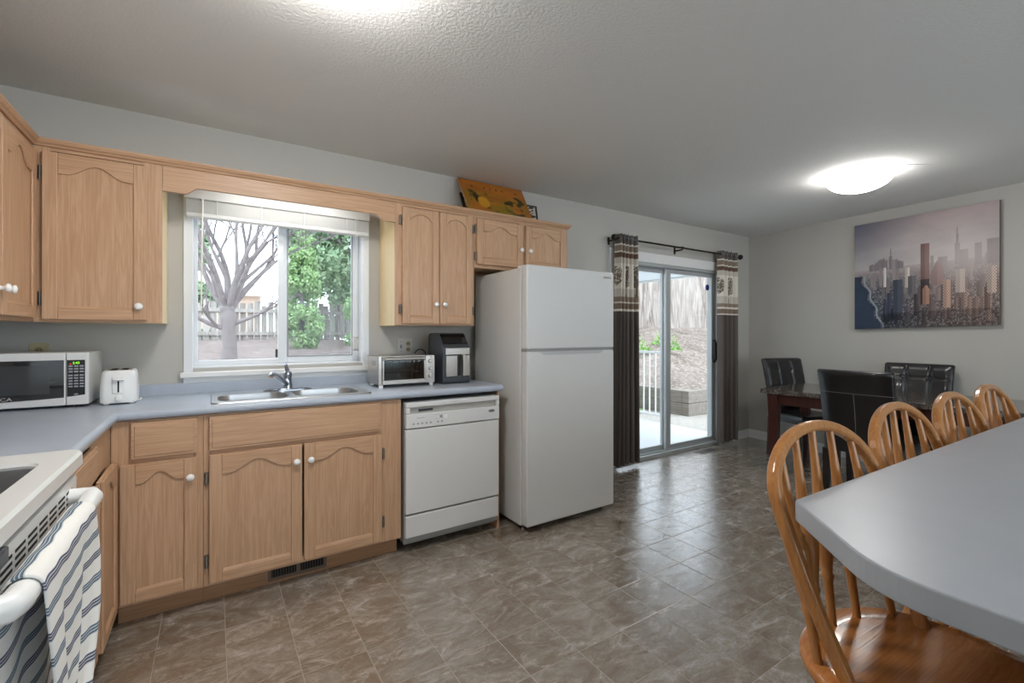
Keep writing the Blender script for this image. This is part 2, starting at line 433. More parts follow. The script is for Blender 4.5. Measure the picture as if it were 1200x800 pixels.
# ---- kitchen window (window_1)
win = thing('window_1', '', '', (.375, YB, 1.04)); del win['label']; del win['category']; struct(win)
b = MB()   # casing and reveal
b.box(-.135, YB-.012, 1.04, WX0+.008, YB, 2.075).box(WX1-.008, YB-.012, 1.04, .884, YB, 2.075).box(WX0+.008, YB-.012, 2.04, WX1-.008, YB, 2.075)
b.box(WX0, YB, WZ0, WX0+.012, YB+.145, WZ1).box(WX1-.012, YB, WZ0, WX1, YB+.145, WZ1).box(WX0+.012, YB, WZ1-.012, WX1-.012, YB+.145, WZ1).box(WX0+.012, YB, WZ0, WX1-.012, YB+.145, WZ0+.012)
b.build('window_frame', 'vinyl', win, bevel=.003)
b = MB(); b.box(-.15, YB-.045, 1.022, .895, YB, 1.052)
b.box(-.135, YB-.014, .992, .885, YB, 1.022).build('window_sill', 'white', win, bevel=.005)
def sash(x0, x1, y, name, wl=.035, wr=.035, wb=.04):
    b = MB(); b.box(x0, y, WZ0+.012, x0+wl, y+.03, WZ1-.012).box(x1-wr, y, WZ0+.012, x1, y+.03, WZ1-.012)
    b.box(x0+wl, y, WZ0+.012, x1-wr, y+.03, WZ0+.012+wb).box(x0+wl, y, WZ1-.05, x1-wr, y+.03, WZ1-.012)
    return b.build(name, 'vinyl', win, bevel=.003)
s1 = sash(WX0+.012, .375, YB+.045, 'sash', .018, .034, .03)
MB().box(WX0+.03, YB+.058, WZ0+.04, .345, YB+.062, WZ1-.04).build('pane', 'glass', s1)
MB().box(.325, YB+.033, 1.12, .338, YB+.045, 1.17).build('latch', 'plastic_k', s1, bevel=.003)
s2 = sash(.365, WX1-.012, YB+.085, 'sash', .03, .045, .045)
MB().box(.39, YB+.098, WZ0+.05, WX1-.05, YB+.102, WZ1-.04).build('pane', 'screen', s2)
b = MB(); b.box(.395, YB+.078, WZ0+.05, .402, YB+.084, WZ1-.05).box(.79, YB+.078, WZ0+.05, .797, YB+.084, WZ1-.05).box(.402, YB+.078, WZ0+.05, .79, YB+.084, WZ0+.057)
b.build('screen_frame', 'plastic_g', s2)

# ---- sliding patio door (door_1)
door = thing('door_1', '', '', (4.05, YB, 0)); del door['label']; del door['category']; struct(door)
b = MB(); b.box(3.135, YB-.016, 0, DX0+.01, YB, 2.075).box(DX1-.01, YB-.016, 0, 4.965, YB, 2.075).box(DX0+.01, YB-.016, DZ1-.008, DX1-.01, YB, 2.075)
b.build('door_casing', 'white', door, bevel=.004)
b = MB(); b.box(DX0, YB, 0, DX0+.035, YB+.14, DZ1).box(DX1-.035, YB, 0, DX1, YB+.14, DZ1).box(DX0+.035, YB, DZ1-.035, DX1-.035, YB+.14, DZ1)
b.box(DX0+.035, YB-.01, 0, DX1-.035, YB+.14, .035).box(DX0+.035, YB+.02, .035, DX1-.035, YB+.03, .05)
b.build('door_frame', 'alum', door, bevel=.003)
def panel(x0, x1, y, wl, wr):
    b = MB(); z0, z1 = .036, DZ1-.036
    b.box(x0, y, z0, x0+wl, y+.034, z1).box(x1-wr, y, z0, x1, y+.034, z1).box(x0+wl, y, z0, x1-wr, y+.034, z0+.05).box(x0+wl, y, z1-.045, x1-wr, y+.034, z1)
    p = b.build('sliding_panel', 'alum', door, bevel=.003)
    MB().box(x0+wl-.006, y+.014, z0+.045, x1-wr+.006, y+.019, z1-.04).build('pane', 'glass', p)
    return p
p1 = panel(DX0+.036, 4.075, YB+.085, .055, .07)
p2 = panel(4.005, DX1-.036, YB+.04, .075, .055)
b = MB(); b.box(4.818, YB+.012, .93, 4.845, YB+.04, 1.19).box(4.812, YB-.004, .96, 4.85, YB+.014, 1.16); b.build('door_handle', 'plastic_k', p2, bevel=.006)
MB().lathe([(.001, 0), (.034, 0), (.034, .002), (.001, .002)], (4.74, YB+.05, 1.79), 24, 'y').build('sticker', 'blue_sticker', p2)
b = MB()
for k in range(4): b.ball((4.045+.03*k, YB-.012, .02), .006, .003, .005, 8, 5)
b.build('track_screw', 'grout_k', door)

# ================================================================ KITCHEN CABINETS
FACE = 2.545; UF = 2.80; LF = -.36; LUF = -.653
def arch(u, k=.78): 
    u = abs(u)
    if k >= 1: return 1-u**2.2
    return 0 if u > k else .5+.5*math.cos(PI*u/k)
def cab_door(parent, tf, a0, a1, b0, b1, knob=None, hinge=None, rails=('oak_z', 'oak_x'), st=.05, ah=.045, flat=False, k=.78, d0=.001):
    q = MB(tf); T, R = .013+d0, .022+d0
    q.box(a0, b0, d0, a1, b1, T)
    q.box(a0, b0, T, a0+st, b1, R).box(a1-st, b0, T, a1, b1, R)
    if flat:
        q = MB(tf).slot(1); q.box(a0, b0, d0, a1, b1, R-.004); q.box(a0+.012, b0+.012, R-.004, a1-.012, b1-.012, R)
    else:
        q.slot(1); q.box(a0+st, b0, T, a1-st, b0+st*.9, R)
        n = 22; top = b1; low = b1-st*.85-ah; i0, i1 = a0+st, a1-st
        poly = [(i0, top)]+[(i0+(i1-i0)*j/n, low+ah*arch(2*j/n-1, k)) for j in range(n+1)]+[(i1, top)]
        q.prism(poly, T, R)
        # sloped lower moulding and thin sticking round the panel
        bb = b0+st*.9
        q.add([(i0, bb, R), (i1, bb, R), (i0+.008, bb+.014, T), (i1-.008, bb+.014, T), (i0, bb, T), (i1, bb, T)], [(0, 1, 3, 2), (0, 2, 4), (1, 5, 3), (0, 4, 5, 1), (2, 3, 5, 4)])
    o = q.build('drawer' if flat == 'drawer' else ('false_front' if flat else 'door'), list(rails), parent, bevel=.003)
    if knob:
        c = tf(knob[0], knob[1], R); n3 = Vector(tf(0, 0, 1))-Vector(tf(0, 0, 0))
        pts = [Vector(c)+n3*t for t in (0, .004, .008, .014, .018, .024, .029, .031)]
        m = MB(); m.tube(pts, [.008, .008, .006, .007, .014, .0165, .013, .003], 16); m.build('knob', 'porcelain', o)
    for (ha, hb) in (hinge or []):
        m = MB(tf); m.box(ha-.008, hb-.028, 0, ha+.008, hb+.028, .012)
        m.tube([(ha, hb-.03, .014), (ha, hb+.03, .014)], .005, 8); m.build('hinge', 'hinge', o, bevel=.002)
    return o
def cab_box(parent, tf, a0, a1, b0, b1, depth, side='oak_z', open_=(), stiles=()):
    """carcass: sides, floor and top behind a face frame with real openings"""
    q = MB(tf)
    q.box(a0, b0, -depth, a0+.016, b1, -.019).box(a1-.016, b0, -depth, a1, b1, -.019)
    q.box(a0+.016, b0+.0, -depth, a1-.016, b0+.016, -.019).box(a0+.016, b1-.016, -depth, a1-.016, b1, -.019).box(a0+.016, b0+.016, -depth, a1-.016, b1-.016, -depth+.006)
    o = q.build('carcass', side, parent)
    q = MB(tf)
    xs = sorted(stiles)
    for (s0, s1) in xs: q.box(s0, b0, -.019, s1, b1, 0)
    q.slot(1)
    for (r0, r1) in open_:
        for i in range(len(xs)-1): q.box(xs[i][1], r0, -.019, xs[i+1][0], r1, 0)
    q.build('face_frame', ['oak_z', 'oak_x'], parent, bevel=.0015)
    return o
tB = tfB(FACE)
# -- corner base unit in the back run
c = thing('base_cabinet', 'light oak base cabinet left of the sink, one drawer above one arched door', 'cabinet', (-.2, 2.85, 0))
cab_box(c, tB, -.359, -.036, .10, .893, .565, open_=((.10, .135), (.70, .735), (.875, .893)), stiles=((-.359, -.288), (-.07, -.036)))
cab_door(c, tB, -.292, -.058, .728, .884, flat='drawer')
cab_door(c, tB, -.328, -.057, .118, .708, knob=(-.083, .625), hinge=())
MB(tB).box(-.345, 0, -.09, -.036, .10, -.075).build('toe_kick', 'oak_toe', c)
# -- sink base
c = thing('base_cabinet', 'wide light oak sink base cabinet with two arched doors meeting under the sink', 'cabinet', (.43, 2.85, 0))
cab_box(c, tB, -.035, .902, .10, .893, .565, open_=((.10, .135), (.695, .735), (.875, .893)), stiles=((-.035, -.005), (.77, .902)))
cab_door(c, tB, -.013, .779, .728, .884, flat='false')
cab_door(c, tB, -.013, .380, .118, .708, knob=(.352, .628), hinge=((-.024, .60), (-.024, .22)), ah=.05)
cab_door(c, tB, .389, .787, .118, .708, knob=(.418, .628), hinge=((.797, .60), (.797, .22)), ah=.05)
MB(tB).box(-.035, 0, -.09, .902, .10, -.075).build('toe_kick', 'oak_toe', c)
# toe register
c = thing('vent_grille', 'brown metal vent grille set in the toe kick under the sink cabinet', 'vent', (.37, 2.61, .02))
q = MB(tfB(2.618))
q.box(.235, .012, 0, .515, .098, .004)
q.build('grille_plate', plain('brown_vent_metal', (112, 96, 82), .5, .3), c, bevel=.002)
lm_ = plain('vent_louvre_metal', (70, 60, 52), .5, .3)
for a_ in (.25, .385): MB(tfB(2.618)).box(a_, .03, .004, a_+.115, .082, .005).build('opening', 'grout_k', c)
for k in range(20):
    xx = .253+.0127*k
    if .36 < xx < .388: continue
    MB(tfB(2.618)).box(xx, .03, .005, xx+.003, .082, .008).build('louvre', lm_, c)
# -- wooden end leg beside dishwasher
tag(MB().box(1.547, 2.55, 0, 1.562, 3.12, .893).build('end_panel', 'oak_z', bevel=.001), 'thin light oak end panel between the dishwasher and the fridge', 'panel')
# -- left base run
tL = tfL(LF)
c = thing('base_cabinet', 'light oak base cabinet between the stove and the corner, with drawers and knobbed door', 'cabinet', (-.65, 2.1, 0))
cab_box(c, tL, 1.74, 2.544, .10, .893, .60, open_=((.10, .135), (.73, .755), (.872, .893)), stiles=((1.74, 1.80), (2.155, 2.20), (2.44, 2.544)))
cab_door(c, tL, 1.80, 2.165, .755, .868, flat='drawer', rails=('oak_z', 'oak_y'))
cab_door(c, tL, 1.80, 2.150, .118, .735, knob=(1.895, .648), rails=('oak_z', 'oak_y'), st=.05)
o = cab_door(c, tL, 2.185, 2.475, .118, .735, rails=('oak_z', 'oak_y'), d0=.010, st=.045)
MB(tL).box(2.16, .74, -.015, 2.46, .890, .0005).build('filler_panel', 'oak_z', c)
MB(tL).box(1.74, 0, -.09, 2.62, .10, -.075).build('toe_kick', 'oak_toe', c)

# -- uppers
tU = tfB(UF)
def upper(label, a0, a1, b0, b1, stiles, loc, side='birch', depth=.328, cat='cabinet'):
    c = thing('wall_cabinet', label, cat, loc)
    cab_box(c, tU, a0, a1, b0, b1, depth, side=side, open_=((b0, b0+.025), (b1-.03, b1)), stiles=stiles)
    return c
c = upper('light oak wall cabinet with one arched door, left of the window', -.652, -.205, 1.318, 2.10, ((-.652, -.60), (-.275, -.205)), (-.43, 2.96, 1.318))
cab_door(c, tU, -.620, -.262, 1.330, 2.062, knob=(-.29, 1.395), hinge=((-.628, 1.97), (-.628, 1.42)), ah=.05)
c = upper('tall light oak wall cabinet with two narrow doors above the toaster oven', .957, 1.512, 1.318, 2.10, ((.957, 1.01), (1.47, 1.512)), (1.23, 2.96, 1.318))
cab_door(c, tU, .997, 1.243, 1.330, 2.062, knob=(1.216, 1.455), hinge=((.985, 1.98), (.985, 1.42)), ah=.045, st=.045, k=1.0)
cab_door(c, tU, 1.249, 1.487, 1.330, 2.062, knob=(1.276, 1.455), hinge=((1.498, 1.98), (1.498, 1.42)), ah=.045, st=.045, k=1.0)
c = upper('short light oak wall cabinet with two doors above the fridge', 1.513, 2.345, 1.722, 2.10, ((1.513, 1.55), (1.895, 1.95), (2.29, 2.345)), (1.93, 2.96, 1.722), side='oak_z')
cab_door(c, tU, 1.527, 1.908, 1.745, 2.062, knob=(1.885, 1.872), ah=.045, hinge=((1.520, 1.99), (1.520, 1.80)))
cab_door(c, tU, 1.936, 2.310, 1.745, 2.062, knob=(1.962, 1.872), ah=.045)
# left wall upper
tLU = tfL(LUF)
c = thing('wall_cabinet', 'light oak wall cabinet on the left wall above the microwave, cut by the photo edge', 'cabinet', (-.81, 2.45, 1.318))
cab_box(c, tLU, 2.06, 2.799, 1.318, 2.10, .325, open_=((1.318, 1.343), (2.07, 2.10)), stiles=((2.06, 2.12), (2.36, 2.39), (2.74, 2.799)))
cab_door(c, tLU, 2.380, 2.762, 1.335, 2.05, knob=(2.405, 1.43), ah=.06, rails=('oak_z', 'oak_y'))
cab_door(c, tLU, 2.07, 2.372, 1.335, 2.05, knob=(2.345, 1.43), ah=.06, rails=('oak_z', 'oak_y'))
# valance over the window
q = MB(tU); n = 16
def S(i): t = i/n; return t*t*(3-2*t)
poly = [(-.204, 2.10), (-.204, 1.962), (-.115, 1.962)]+[(-.115+.055*i/n, 1.962+.034*S(i)) for i in range(1, n+1)]
poly += [(.83+.055*i/n, 1.996-.034*S(i)) for i in range(n+1)]+[(.956, 1.962), (.956, 2.10)]
tag(q.prism(poly, -.019, 0).build('valance', 'oak_x', bevel=.002), 'long light oak valance board with curved ends over the window', 'valance')
# tube light fixed to the back of the valance
c = thing('valance_light', 'slim lit tube light fixed behind the valance over the kitchen window', 'light', (.375, 2.86, 2.04))
MB().box(.02, 2.822, 2.030, .73, 2.850, 2.066).box(.00, 2.822, 2.066, .75, 2.965, 2.080).build('housing', 'white', c, bevel=.003)
MB().cyl((.05, 2.875, 2.045), (.70, 2.875, 2.045), .013, 14).build('tube', emit('lit_fluorescent_tube', (1, .985, .95, 1), VALANCE_LAMP), c)
# crown moulding
prof = [(0, 2.086), (.008, 2.086), (.012, 2.094), (.020, 2.100), (.026, 2.112), (.026, 2.118), (-.02, 2.118), (-.02, 2.101), (0, 2.101)]
q = MB(tU); q.prism([(d, b_) for d, b_ in prof], LUF+.03, 2.372, 'cab'); 
q.v = []; q.f = []; q.sm = []; q.mi = []; q.tf = None
def cr(a0, a1, fn):
    V = [fn(a0(d), d, z) for d, z in prof]+[fn(a1(d), d, z) for d, z in prof]; m = len(prof)
    q.add(V, [list(range(m))[::-1], list(range(m, 2*m))]+[[i, (i+1) % m, m+(i+1) % m, m+i] for i in range(m)])
cr(lambda d: LUF+d, lambda d: 2.346+d, lambda a, d, z: (a, UF-d, z))
cr(lambda d: 2.06, lambda d: UF-d, lambda a, d, z: (LUF+d, a, z))
cr(lambda d: UF-d, lambda d: YB-.003, lambda a, d, z: (2.346+d, a, z))
tag(q.build('crown_molding', 'oak_x'), 'slim oak crown molding running along the tops of the wall cabinets', 'molding')

# ================================================================ WORKTOP
CT, CB = .935, .897
def nose(q, pts):   # rolled front edge
    pass
sx0, sx1, sy0, sy1 = .012, .728, 2.585, 2.935     # sink cut-out
q = MB()
q.box(XL+.002, 2.53, CB, sx0, 3.108, CT).box(sx0, 2.53, CB, sx1, sy0, CT).box(sx0, sy1, CB, sx1, 3.108, CT).box(sx1, 2.53, CB, 1.572, 3.108, CT)
q.box(XL+.002, 1.745, CB, -.345, 2.53, CT)
R = (CT-CB)/2
def roll(p0, p1, nrm):
    ring0, ring1 = [], []
    for i in range(9):
        t = -PI/2+PI*i/8; o_ = Vector(nrm)*math.cos(t)*.015; z = CB+R+math.sin(t)*R
        ring0.append((p0[0]+o_.x, p0[1]+o_.y, z)); ring1.append((p1[0]+o_.x, p1[1]+o_.y, z))
    m = 9; q.add(ring0+ring1, [[i, i+1, m+i+1, m+i] for i in range(m-1)], True); q.add(ring0, [list(range(m))]); q.add(ring1, [list(range(m))])
roll((-.345, 2.53), (1.572, 2.53), (0, -1, 0)); roll((-.345, 1.745), (-.345, 2.53), (1, 0, 0))
# backsplash upstand with its top cove
for prof2, a0, a1 in (([(3.108, CB), (3.108, .988), (3.112, .994), (3.129, .994), (3.129, CB)], XL+.002, 1.572),):
    q.prism(prof2, a0, a1, 'cab')
q.box(XL+.002, 1.745, CT, XL+.022, 3.108, .994)
wt = tag(q.build('worktop', 'laminate', recalc=True), 'L-shaped blue-grey laminate worktop with rolled edge and low backsplash', 'worktop')

# ---- sink
s = thing('sink', 'stainless steel double bowl sink set in the worktop under the window', 'sink', (.37, 2.76, .80))
def rrect(x0, x1, y0, y1, r, n=6):
    P = []
    for cx, cy, a in ((x1-r, y1-r, 0), (x0+r, y1-r, PI/2), (x0+r, y0+r, PI), (x1-r, y0+r, 3*PI/2)):
        for i in range(n+1): P.append((cx+r*math.cos(a+PI/2*i/n), cy+r*math.sin(a+PI/2*i/n)))
    return P
def rim(outer, inners, z0, z1):
    import bmesh
    b = bmesh.new(); loops = []
    for L in [outer]+inners:
        vs = [b.verts.new((p[0], p[1], z1)) for p in L]
        loops.append([b.edges.new((vs[i], vs[(i+1) % len(vs)])) for i in range(len(vs))])
    bmesh.ops.triangle_fill(b, use_beauty=True, edges=[e for l in loops for e in l])
    V = [tuple(v.co) for v in b.verts]; b.verts.index_update(); F = [[v.index for v in f.verts] for f in b.faces]; b.free()
    return V, F
B1 = rrect(.022, .335, 2.60, 2.865, .07); B2 = rrect(.368, .695, 2.60, 2.885, .07); OUT = rrect(-.004, .742, 2.562, 2.955, .03)
q = MB(); V, F = rim(OUT, [B1, B2], 0, CT+.006); q.add(V, F)
m_ = len(OUT); q.add([(x, y, CT+.006) for x, y in OUT]+[(x+(.004 if x > .37 else -.004), y+(.004 if y > 2.75 else -.004), CT+.0005) for x, y in OUT], [[i, (i+1) % m_, m_+(i+1) % m_, m_+i] for i in range(m_)])
q.build('rim', 'sink_steel', s)
def bowl(P, dep, nm):
    cx = sum(p[0] for p in P)/len(P); cy = sum(p[1] for p in P)/len(P); R_ = []
    for k, z in ((1, CT+.006), (.985, CT-.004), (.97, CT-.04), (.94, CT-dep+.02), (.88, CT-dep), (.15, CT-dep-.004)):
        R_.append([(cx+(x-cx)*k, cy+(y-cy)*k, z) for x, y in P])
    q = MB(); q.rings(R_, caps=False); q.add(R_[-1], [list(range(len(P)))])
    o = q.build(nm, 'sink_steel', s)
    MB().lathe([(.001, 0), (.038, 0), (.042, .003), (.02, .002), (.001, .001)], (cx, cy, CT-dep-.001), 20, caps=False).build('drain', 'chrome', o)
bowl(B1, .033+.0, 'bowl') if False else bowl(B1, .15, 'bowl'); bowl(B2, .15, 'bowl')
# faucet
f = thing('faucet', 'chrome single-lever kitchen faucet with low spout standing behind the sink', 'faucet', (.362, 2.915, CT+.006))
q = MB(); zf = CT+.0065
q.rings([[(.362+(x)*k, 2.915+(y)*k, z) for x, y in [(.125*math.cos(a)*1.0, .028*math.sin(a)) for a in [2*PI*i/32 for i in range(32)]]] for k, z in ((1, zf), (1, zf+.006), (.9, zf+.011))])
q.build('base_plate', 'chrome', f)
q = MB(); q.lathe([(.026, 0), (.024, .02), (.021, .05), (.022, .075), (.024, .085), (.018, .098), (.004, .102)], (.362, 2.915, zf+.01), 20)
q.build('body', 'chrome', f)
q = MB(); q.tube([(.362, 2.91, zf+.03), (.335, 2.87, zf+.055), (.30, 2.80, zf+.092), (.272, 2.745, zf+.112), (.262, 2.725, zf+.11), (.258, 2.716, zf+.098)], [.014, .0135, .0125, .012, .012, .0115], 12)
q.build('spout', 'chrome', f)
q = MB(); q.tube([(.362, 2.915, zf+.10), (.357, 2.912, zf+.125), (.349, 2.905, zf+.150)], [.013, .011, .009], 10, sx=1.0, sy=1.5); q.build('lever', 'chrome', f)

# ================================================================ COUNTER-TOP APPLIANCES
# microwave
mx0, mx1, my0, my1, mz0, mz1 = -.955, -.472, 2.805, 3.10, CT+.012, 1.182
m = thing('microwave', 'white microwave oven with black glass door and keypad on the corner worktop', 'microwave', (-.71, 2.95, CT))
q = MB(); q.box(mx0, my0+.012, mz0, mx1, my1, mz1)
q.build('body', 'appliance', m, bevel=.004)
for xx in (mx0+.04, mx1-.04):
    for yy in (my0+.04, my1-.04): MB().lathe([(.012, 0), (.012, .012)], (xx, yy, CT), 12).build('foot', 'plastic_k', m)
tM = tfB(my0+.012)
split = -.548
q = MB(tM)
q.box(mx0, mz0, 0, split-.001, mz1, .014); 
d_ = q.build('door', 'appliance', m, bevel=.004)
n = 24; poly = [(mx0+.03, mz1-.033), (mx0+.03, mz0+.028)]+[(mx0+.03+(split-.006-mx0-.03)*i/n, mz0+.026+.010*((i/n)**2)) for i in range(1, n+1)]+[(split-.006, mz1-.033)]
MB(tM).prism(poly, .014, .0165).build('window', 'gloss_k', d_)
q = MB(tM); q.box(-.90, mz0+.055, .0165, -.60, mz1-.055, .0168)
q.build('viewing_mesh', plain('grey_door_mesh', (52, 54, 56), .15, coat=.3), d_)
text_part('RCA', .020, 'brand_lettering', 'plate', d_, tM, -.768, mz0+.033, .0168, 1.35)
q = MB(tM); q.box(split+.001, mz0, 0, mx1, mz1, .014); pn = q.build('control_panel', 'appliance', m, bevel=.004)
q = MB(tM); q.prism([(split+.004, mz1-.033), (split+.004, mz0+.038), (mx1-.012, mz0+.045), (mx1-.012, mz1-.033)], .014, .0155); q.build('keypad', 'gloss_k', pn)
btn = plain('grey_keypad_buttons', (150, 152, 158), .5)
for r in range(8):
    for k in range(3):
        zz = mz1-.064-.0125*r-(.004 if r > 2 else 0); xx = split+.009+.0185*k
        MB(tM).box(xx, zz, .0155, xx+.014, zz+.007, .0162).build('button', btn, pn)
MB(tM).ball((split+.034, mz0+.048, .016), .008, .004, .0006, 12, 6).build('start_button', btn, pn)
text_part('2:43', .014, 'clock_display', 'green_led', pn, tM, split+.022, mz1-.051, .0158)
MB(tM).box(split+.013, mz1-.053, .0155, split+.019, mz1-.049, .0162).build('indicator', 'red_led', pn)

# toaster
tt = thing('toaster', 'small white two-slice toaster beside the microwave', 'toaster', (0, 0, 0))
q = MB(); R_ = []
for k, z in ((.95, .008), (1, .014), (1, .05), (.965, .10), (.93, .135), (.88, .152), (.80, .158)):
    R_.append([(x*k, y*(k*.35+.65), z) for x, y in rrect(-.068, .068, -.100, .100, .025)])
q.rings(R_); bd = q.build('body', 'plastic_w', tt)
for xx in (-.045, .045):
    for yy in (-.070, .070): MB().lathe([(.011, 0), (.013, .012)], (xx, yy, 0), 10).build('foot', 'plastic_w', tt)
q = MB(); q.box(-.045, -.075, .157, .045, .075, .160); q.build('top_plate', 'steel', tt, bevel=.002)
q = MB(); q.box(-.032, -.068, .160, -.008, .068, .1605).box(.008, -.068, .160, .032, .068, .1605); q.build('slot', 'grout_k', tt)
def ty(z): return -.105*( .985 if z < .06 else .985-.025*(z-.06)/.09)
q = MB(); q.box(-.022, -.105, .052, .022, -.093, .130); q.build('lever_plate', 'plastic_w', tt, bevel=.003)
q = MB(); q.box(-.003, -.1058, .058, .003, -.105, .118); q.build('lever_slot', 'grout_k', tt)
q = MB(); q.ball((0, -.115, .118), .024, .012, .006, 14, 8); q.build('lever', 'plastic_w', tt)
q = MB(); q.lathe([(.014, 0), (.014, -.012), (.010, -.015), (.002, -.015)], (0, -.0985, .030), 16, 'y'); q.build('knob', 'plastic_w', tt)
tt.location = (-.374, 2.90, CT); tt.rotation_euler = (0, 0, .06)
tag(MB().tube([(-.338, 2.985, CT+.006), (-.312, 2.975, CT+.006), (-.298, 2.955, CT+.008), (-.300, 2.93, CT+.006), (-.315, 2.915, CT+.005)], .004, 8).build('power_cord', 'plastic_w'), 'white toaster power cord curled on the worktop behind the toaster', 'cord')

# toaster oven
ox0, ox1, oy0, oy1, oz0, oz1 = .838, 1.205, 2.765, 3.00, CT+.018, 1.128
m = thing('toaster_oven', 'stainless steel toaster oven with glass door and three knobs on the worktop', 'toaster oven', (1.02, 2.88, CT))
q = MB(); t_ = .004
q.box(ox0, oy0, oz0, ox0+t_, oy1, oz1).box(ox1-.062, oy0, oz0, ox1, oy1, oz1).box(ox0, oy0, oz0, ox1-.062, oy1, oz0+.006).box(ox0, oy0+.01, oz1-.006, ox1-.062, oy1, oz1).box(ox0, oy1-.004, oz0, ox1-.062, oy1, oz1)
q.box(ox0, oy0, oz0, ox0+.022, oy0+.01, oz1); q.build('body', 'steel', m, bevel=.002)
tO = tfB(oy0)
q = MB(tO); dx0, dx1 = ox0+.024, ox1-.066
q.box(dx0, oz0+.004, 0, dx1, oz0+.028, .010).box(dx0, oz1-.028, 0, dx1, oz1-.006, .010).box(dx0, oz0+.028, 0, dx0+.010, oz1-.028, .010).box(dx1-.010, oz0+.028, 0, dx1, oz1-.028, .010)
dr = q.build('door', 'steel', m, bevel=.002)
MB(tO).box(dx0+.01, oz0+.028, .003, dx1-.01, oz1-.028, .006).build('glass', 'oven_glass', dr)
q = MB(tO); q.tube([(dx0+.012, oz1-.017, .030), (dx1-.012, oz1-.017, .030)], .009, 12).box(dx0+.008, oz1-.024, .01, dx0+.02, oz1-.010, .03).box(dx1-.02, oz1-.024, .01, dx1-.008, oz1-.010, .03)
q.build('handle', 'steel', dr, bevel=.001)
q = MB()
for k in range(14): q.cyl((dx0+.012+.0195*k, oy0+.02, CT+.09), (dx0+.012+.0195*k, oy1-.03, CT+.09), .0016, 6)
q.cyl((dx0+.005, oy0+.02, CT+.09), (dx1, oy0+.02, CT+.09), .0025, 6).cyl((dx0+.005, oy1-.04, CT+.09), (dx1, oy1-.04, CT+.09), .0025, 6); q.build('rack', 'chrome', m)
q = MB(); q.box(dx0+.03, oy0+.03, CT+.093, dx1-.04, oy1-.06, CT+.10); q.build('tray', 'steel', m, bevel=.002)
q = MB(tO)
for z in (oz1-.036, oz1-.083, oz1-.130+.0): q.tube([(ox1-.031, z, 0), (ox1-.031, z, .014), (ox1-.031, z, .017)], [.015, .013, .010], 16)
for i, z in enumerate((oz1-.036, oz1-.083, oz1-.130)):
    q = MB(tO); q.tube([(ox1-.031, z, 0), (ox1-.031, z, .014), (ox1-.031, z, .017)], [.014 if i != 1 else .011, .013 if i != 1 else .010, .009], 16); q.box(ox1-.033, z-.010, .017, ox1-.029, z+.010, .020); q.build('knob', 'knob_silver', m)
MB(tO).box(ox1-.030, oz1-.013, 0, ox1-.016, oz1-.009, .001).build('badge', plain('red_badge', (150, 40, 36), .4), m)
for xx in (ox0+.02, ox1-.02):
    for yy in (oy0+.02, oy1-.025): MB().box(xx-.012, yy-.01, CT, xx+.012, yy+.01, oz0).build('foot', 'steel', m)
q = MB(); q.box(ox0-.001, oy0+.05, oz1-.06, ox0, oy0+.13, oz1-.03); q.build('side_vent', 'plastic_g', m)

# air fryer
ax0, ax1, ay0, ay1 = 1.252, 1.452, 2.742, 2.985
m = thing('air_fryer', 'dark grey air fryer with stainless steel basket drawer beside the toaster oven', 'air fryer', (1.352, 2.87, CT))
prof3 = [(ay0+.012, CT), (ay0, CT+.012), (ay0, CT+.243), (ay0+.025, CT+.262), (ay0+.075, CT+.325), (ay0+.095, CT+.335), (ay1-.02, CT+.335), (ay1, CT+.315), (ay1, CT+.012), (ay1-.012, CT)]
MB().prism(prof3, ax0, ax1, 'cab').build('body', 'plastic_d', m, bevel=.010, segs=3)
# glossy slanted display
q = MB(); q.add([(ax0+.012, ay0+.022, CT+.2645), (ax1-.012, ay0+.022, CT+.2645), (ax1-.012, ay0+.0735, CT+.3275), (ax0+.012, ay0+.0735, CT+.3275),
                 (ax0+.012, ay0+.026, CT+.258), (ax1-.012, ay0+.026, CT+.258), (ax1-.012, ay0+.0775, CT+.321), (ax0+.012, ay0+.0775, CT+.321)],
                [(0, 1, 2, 3), (4, 7, 6, 5), (0, 4, 5, 1), (1, 5, 6, 2), (2, 6, 7, 3), (3, 7, 4, 0)])
q.build('control_screen', 'gloss_k', m)
tA = tfB(ay0)
MB(tA).box(ax0+.018, CT+.192, 0, ax1-.006, CT+.236, .008).build('trim_band', 'steel', m, bevel=.003)
bk = MB(tA).box(ax0+.020, CT+.048, 0, ax1-.006, CT+.188, .008).build('basket_drawer', 'steel', m, bevel=.004)
MB(tA).box(ax0+.128, CT+.05, .008, ax0+.152, CT+.196, .040).build('handle', 'steel', bk, bevel=.006)
MB(tA).box(ax0+.100, CT+.052, .0085, ax0+.126, CT+.186, .0095).build('recess', 'plastic_k', bk)
tag(MB().tube([(1.236+.042*math.cos(a), 3.09, 1.11+.045*math.sin(a)) for a in [PI*i/12 for i in range(13)]], .004, 8).build('power_cord', 'plastic_k'), 'black power cord looping up behind the toaster oven', 'cord')

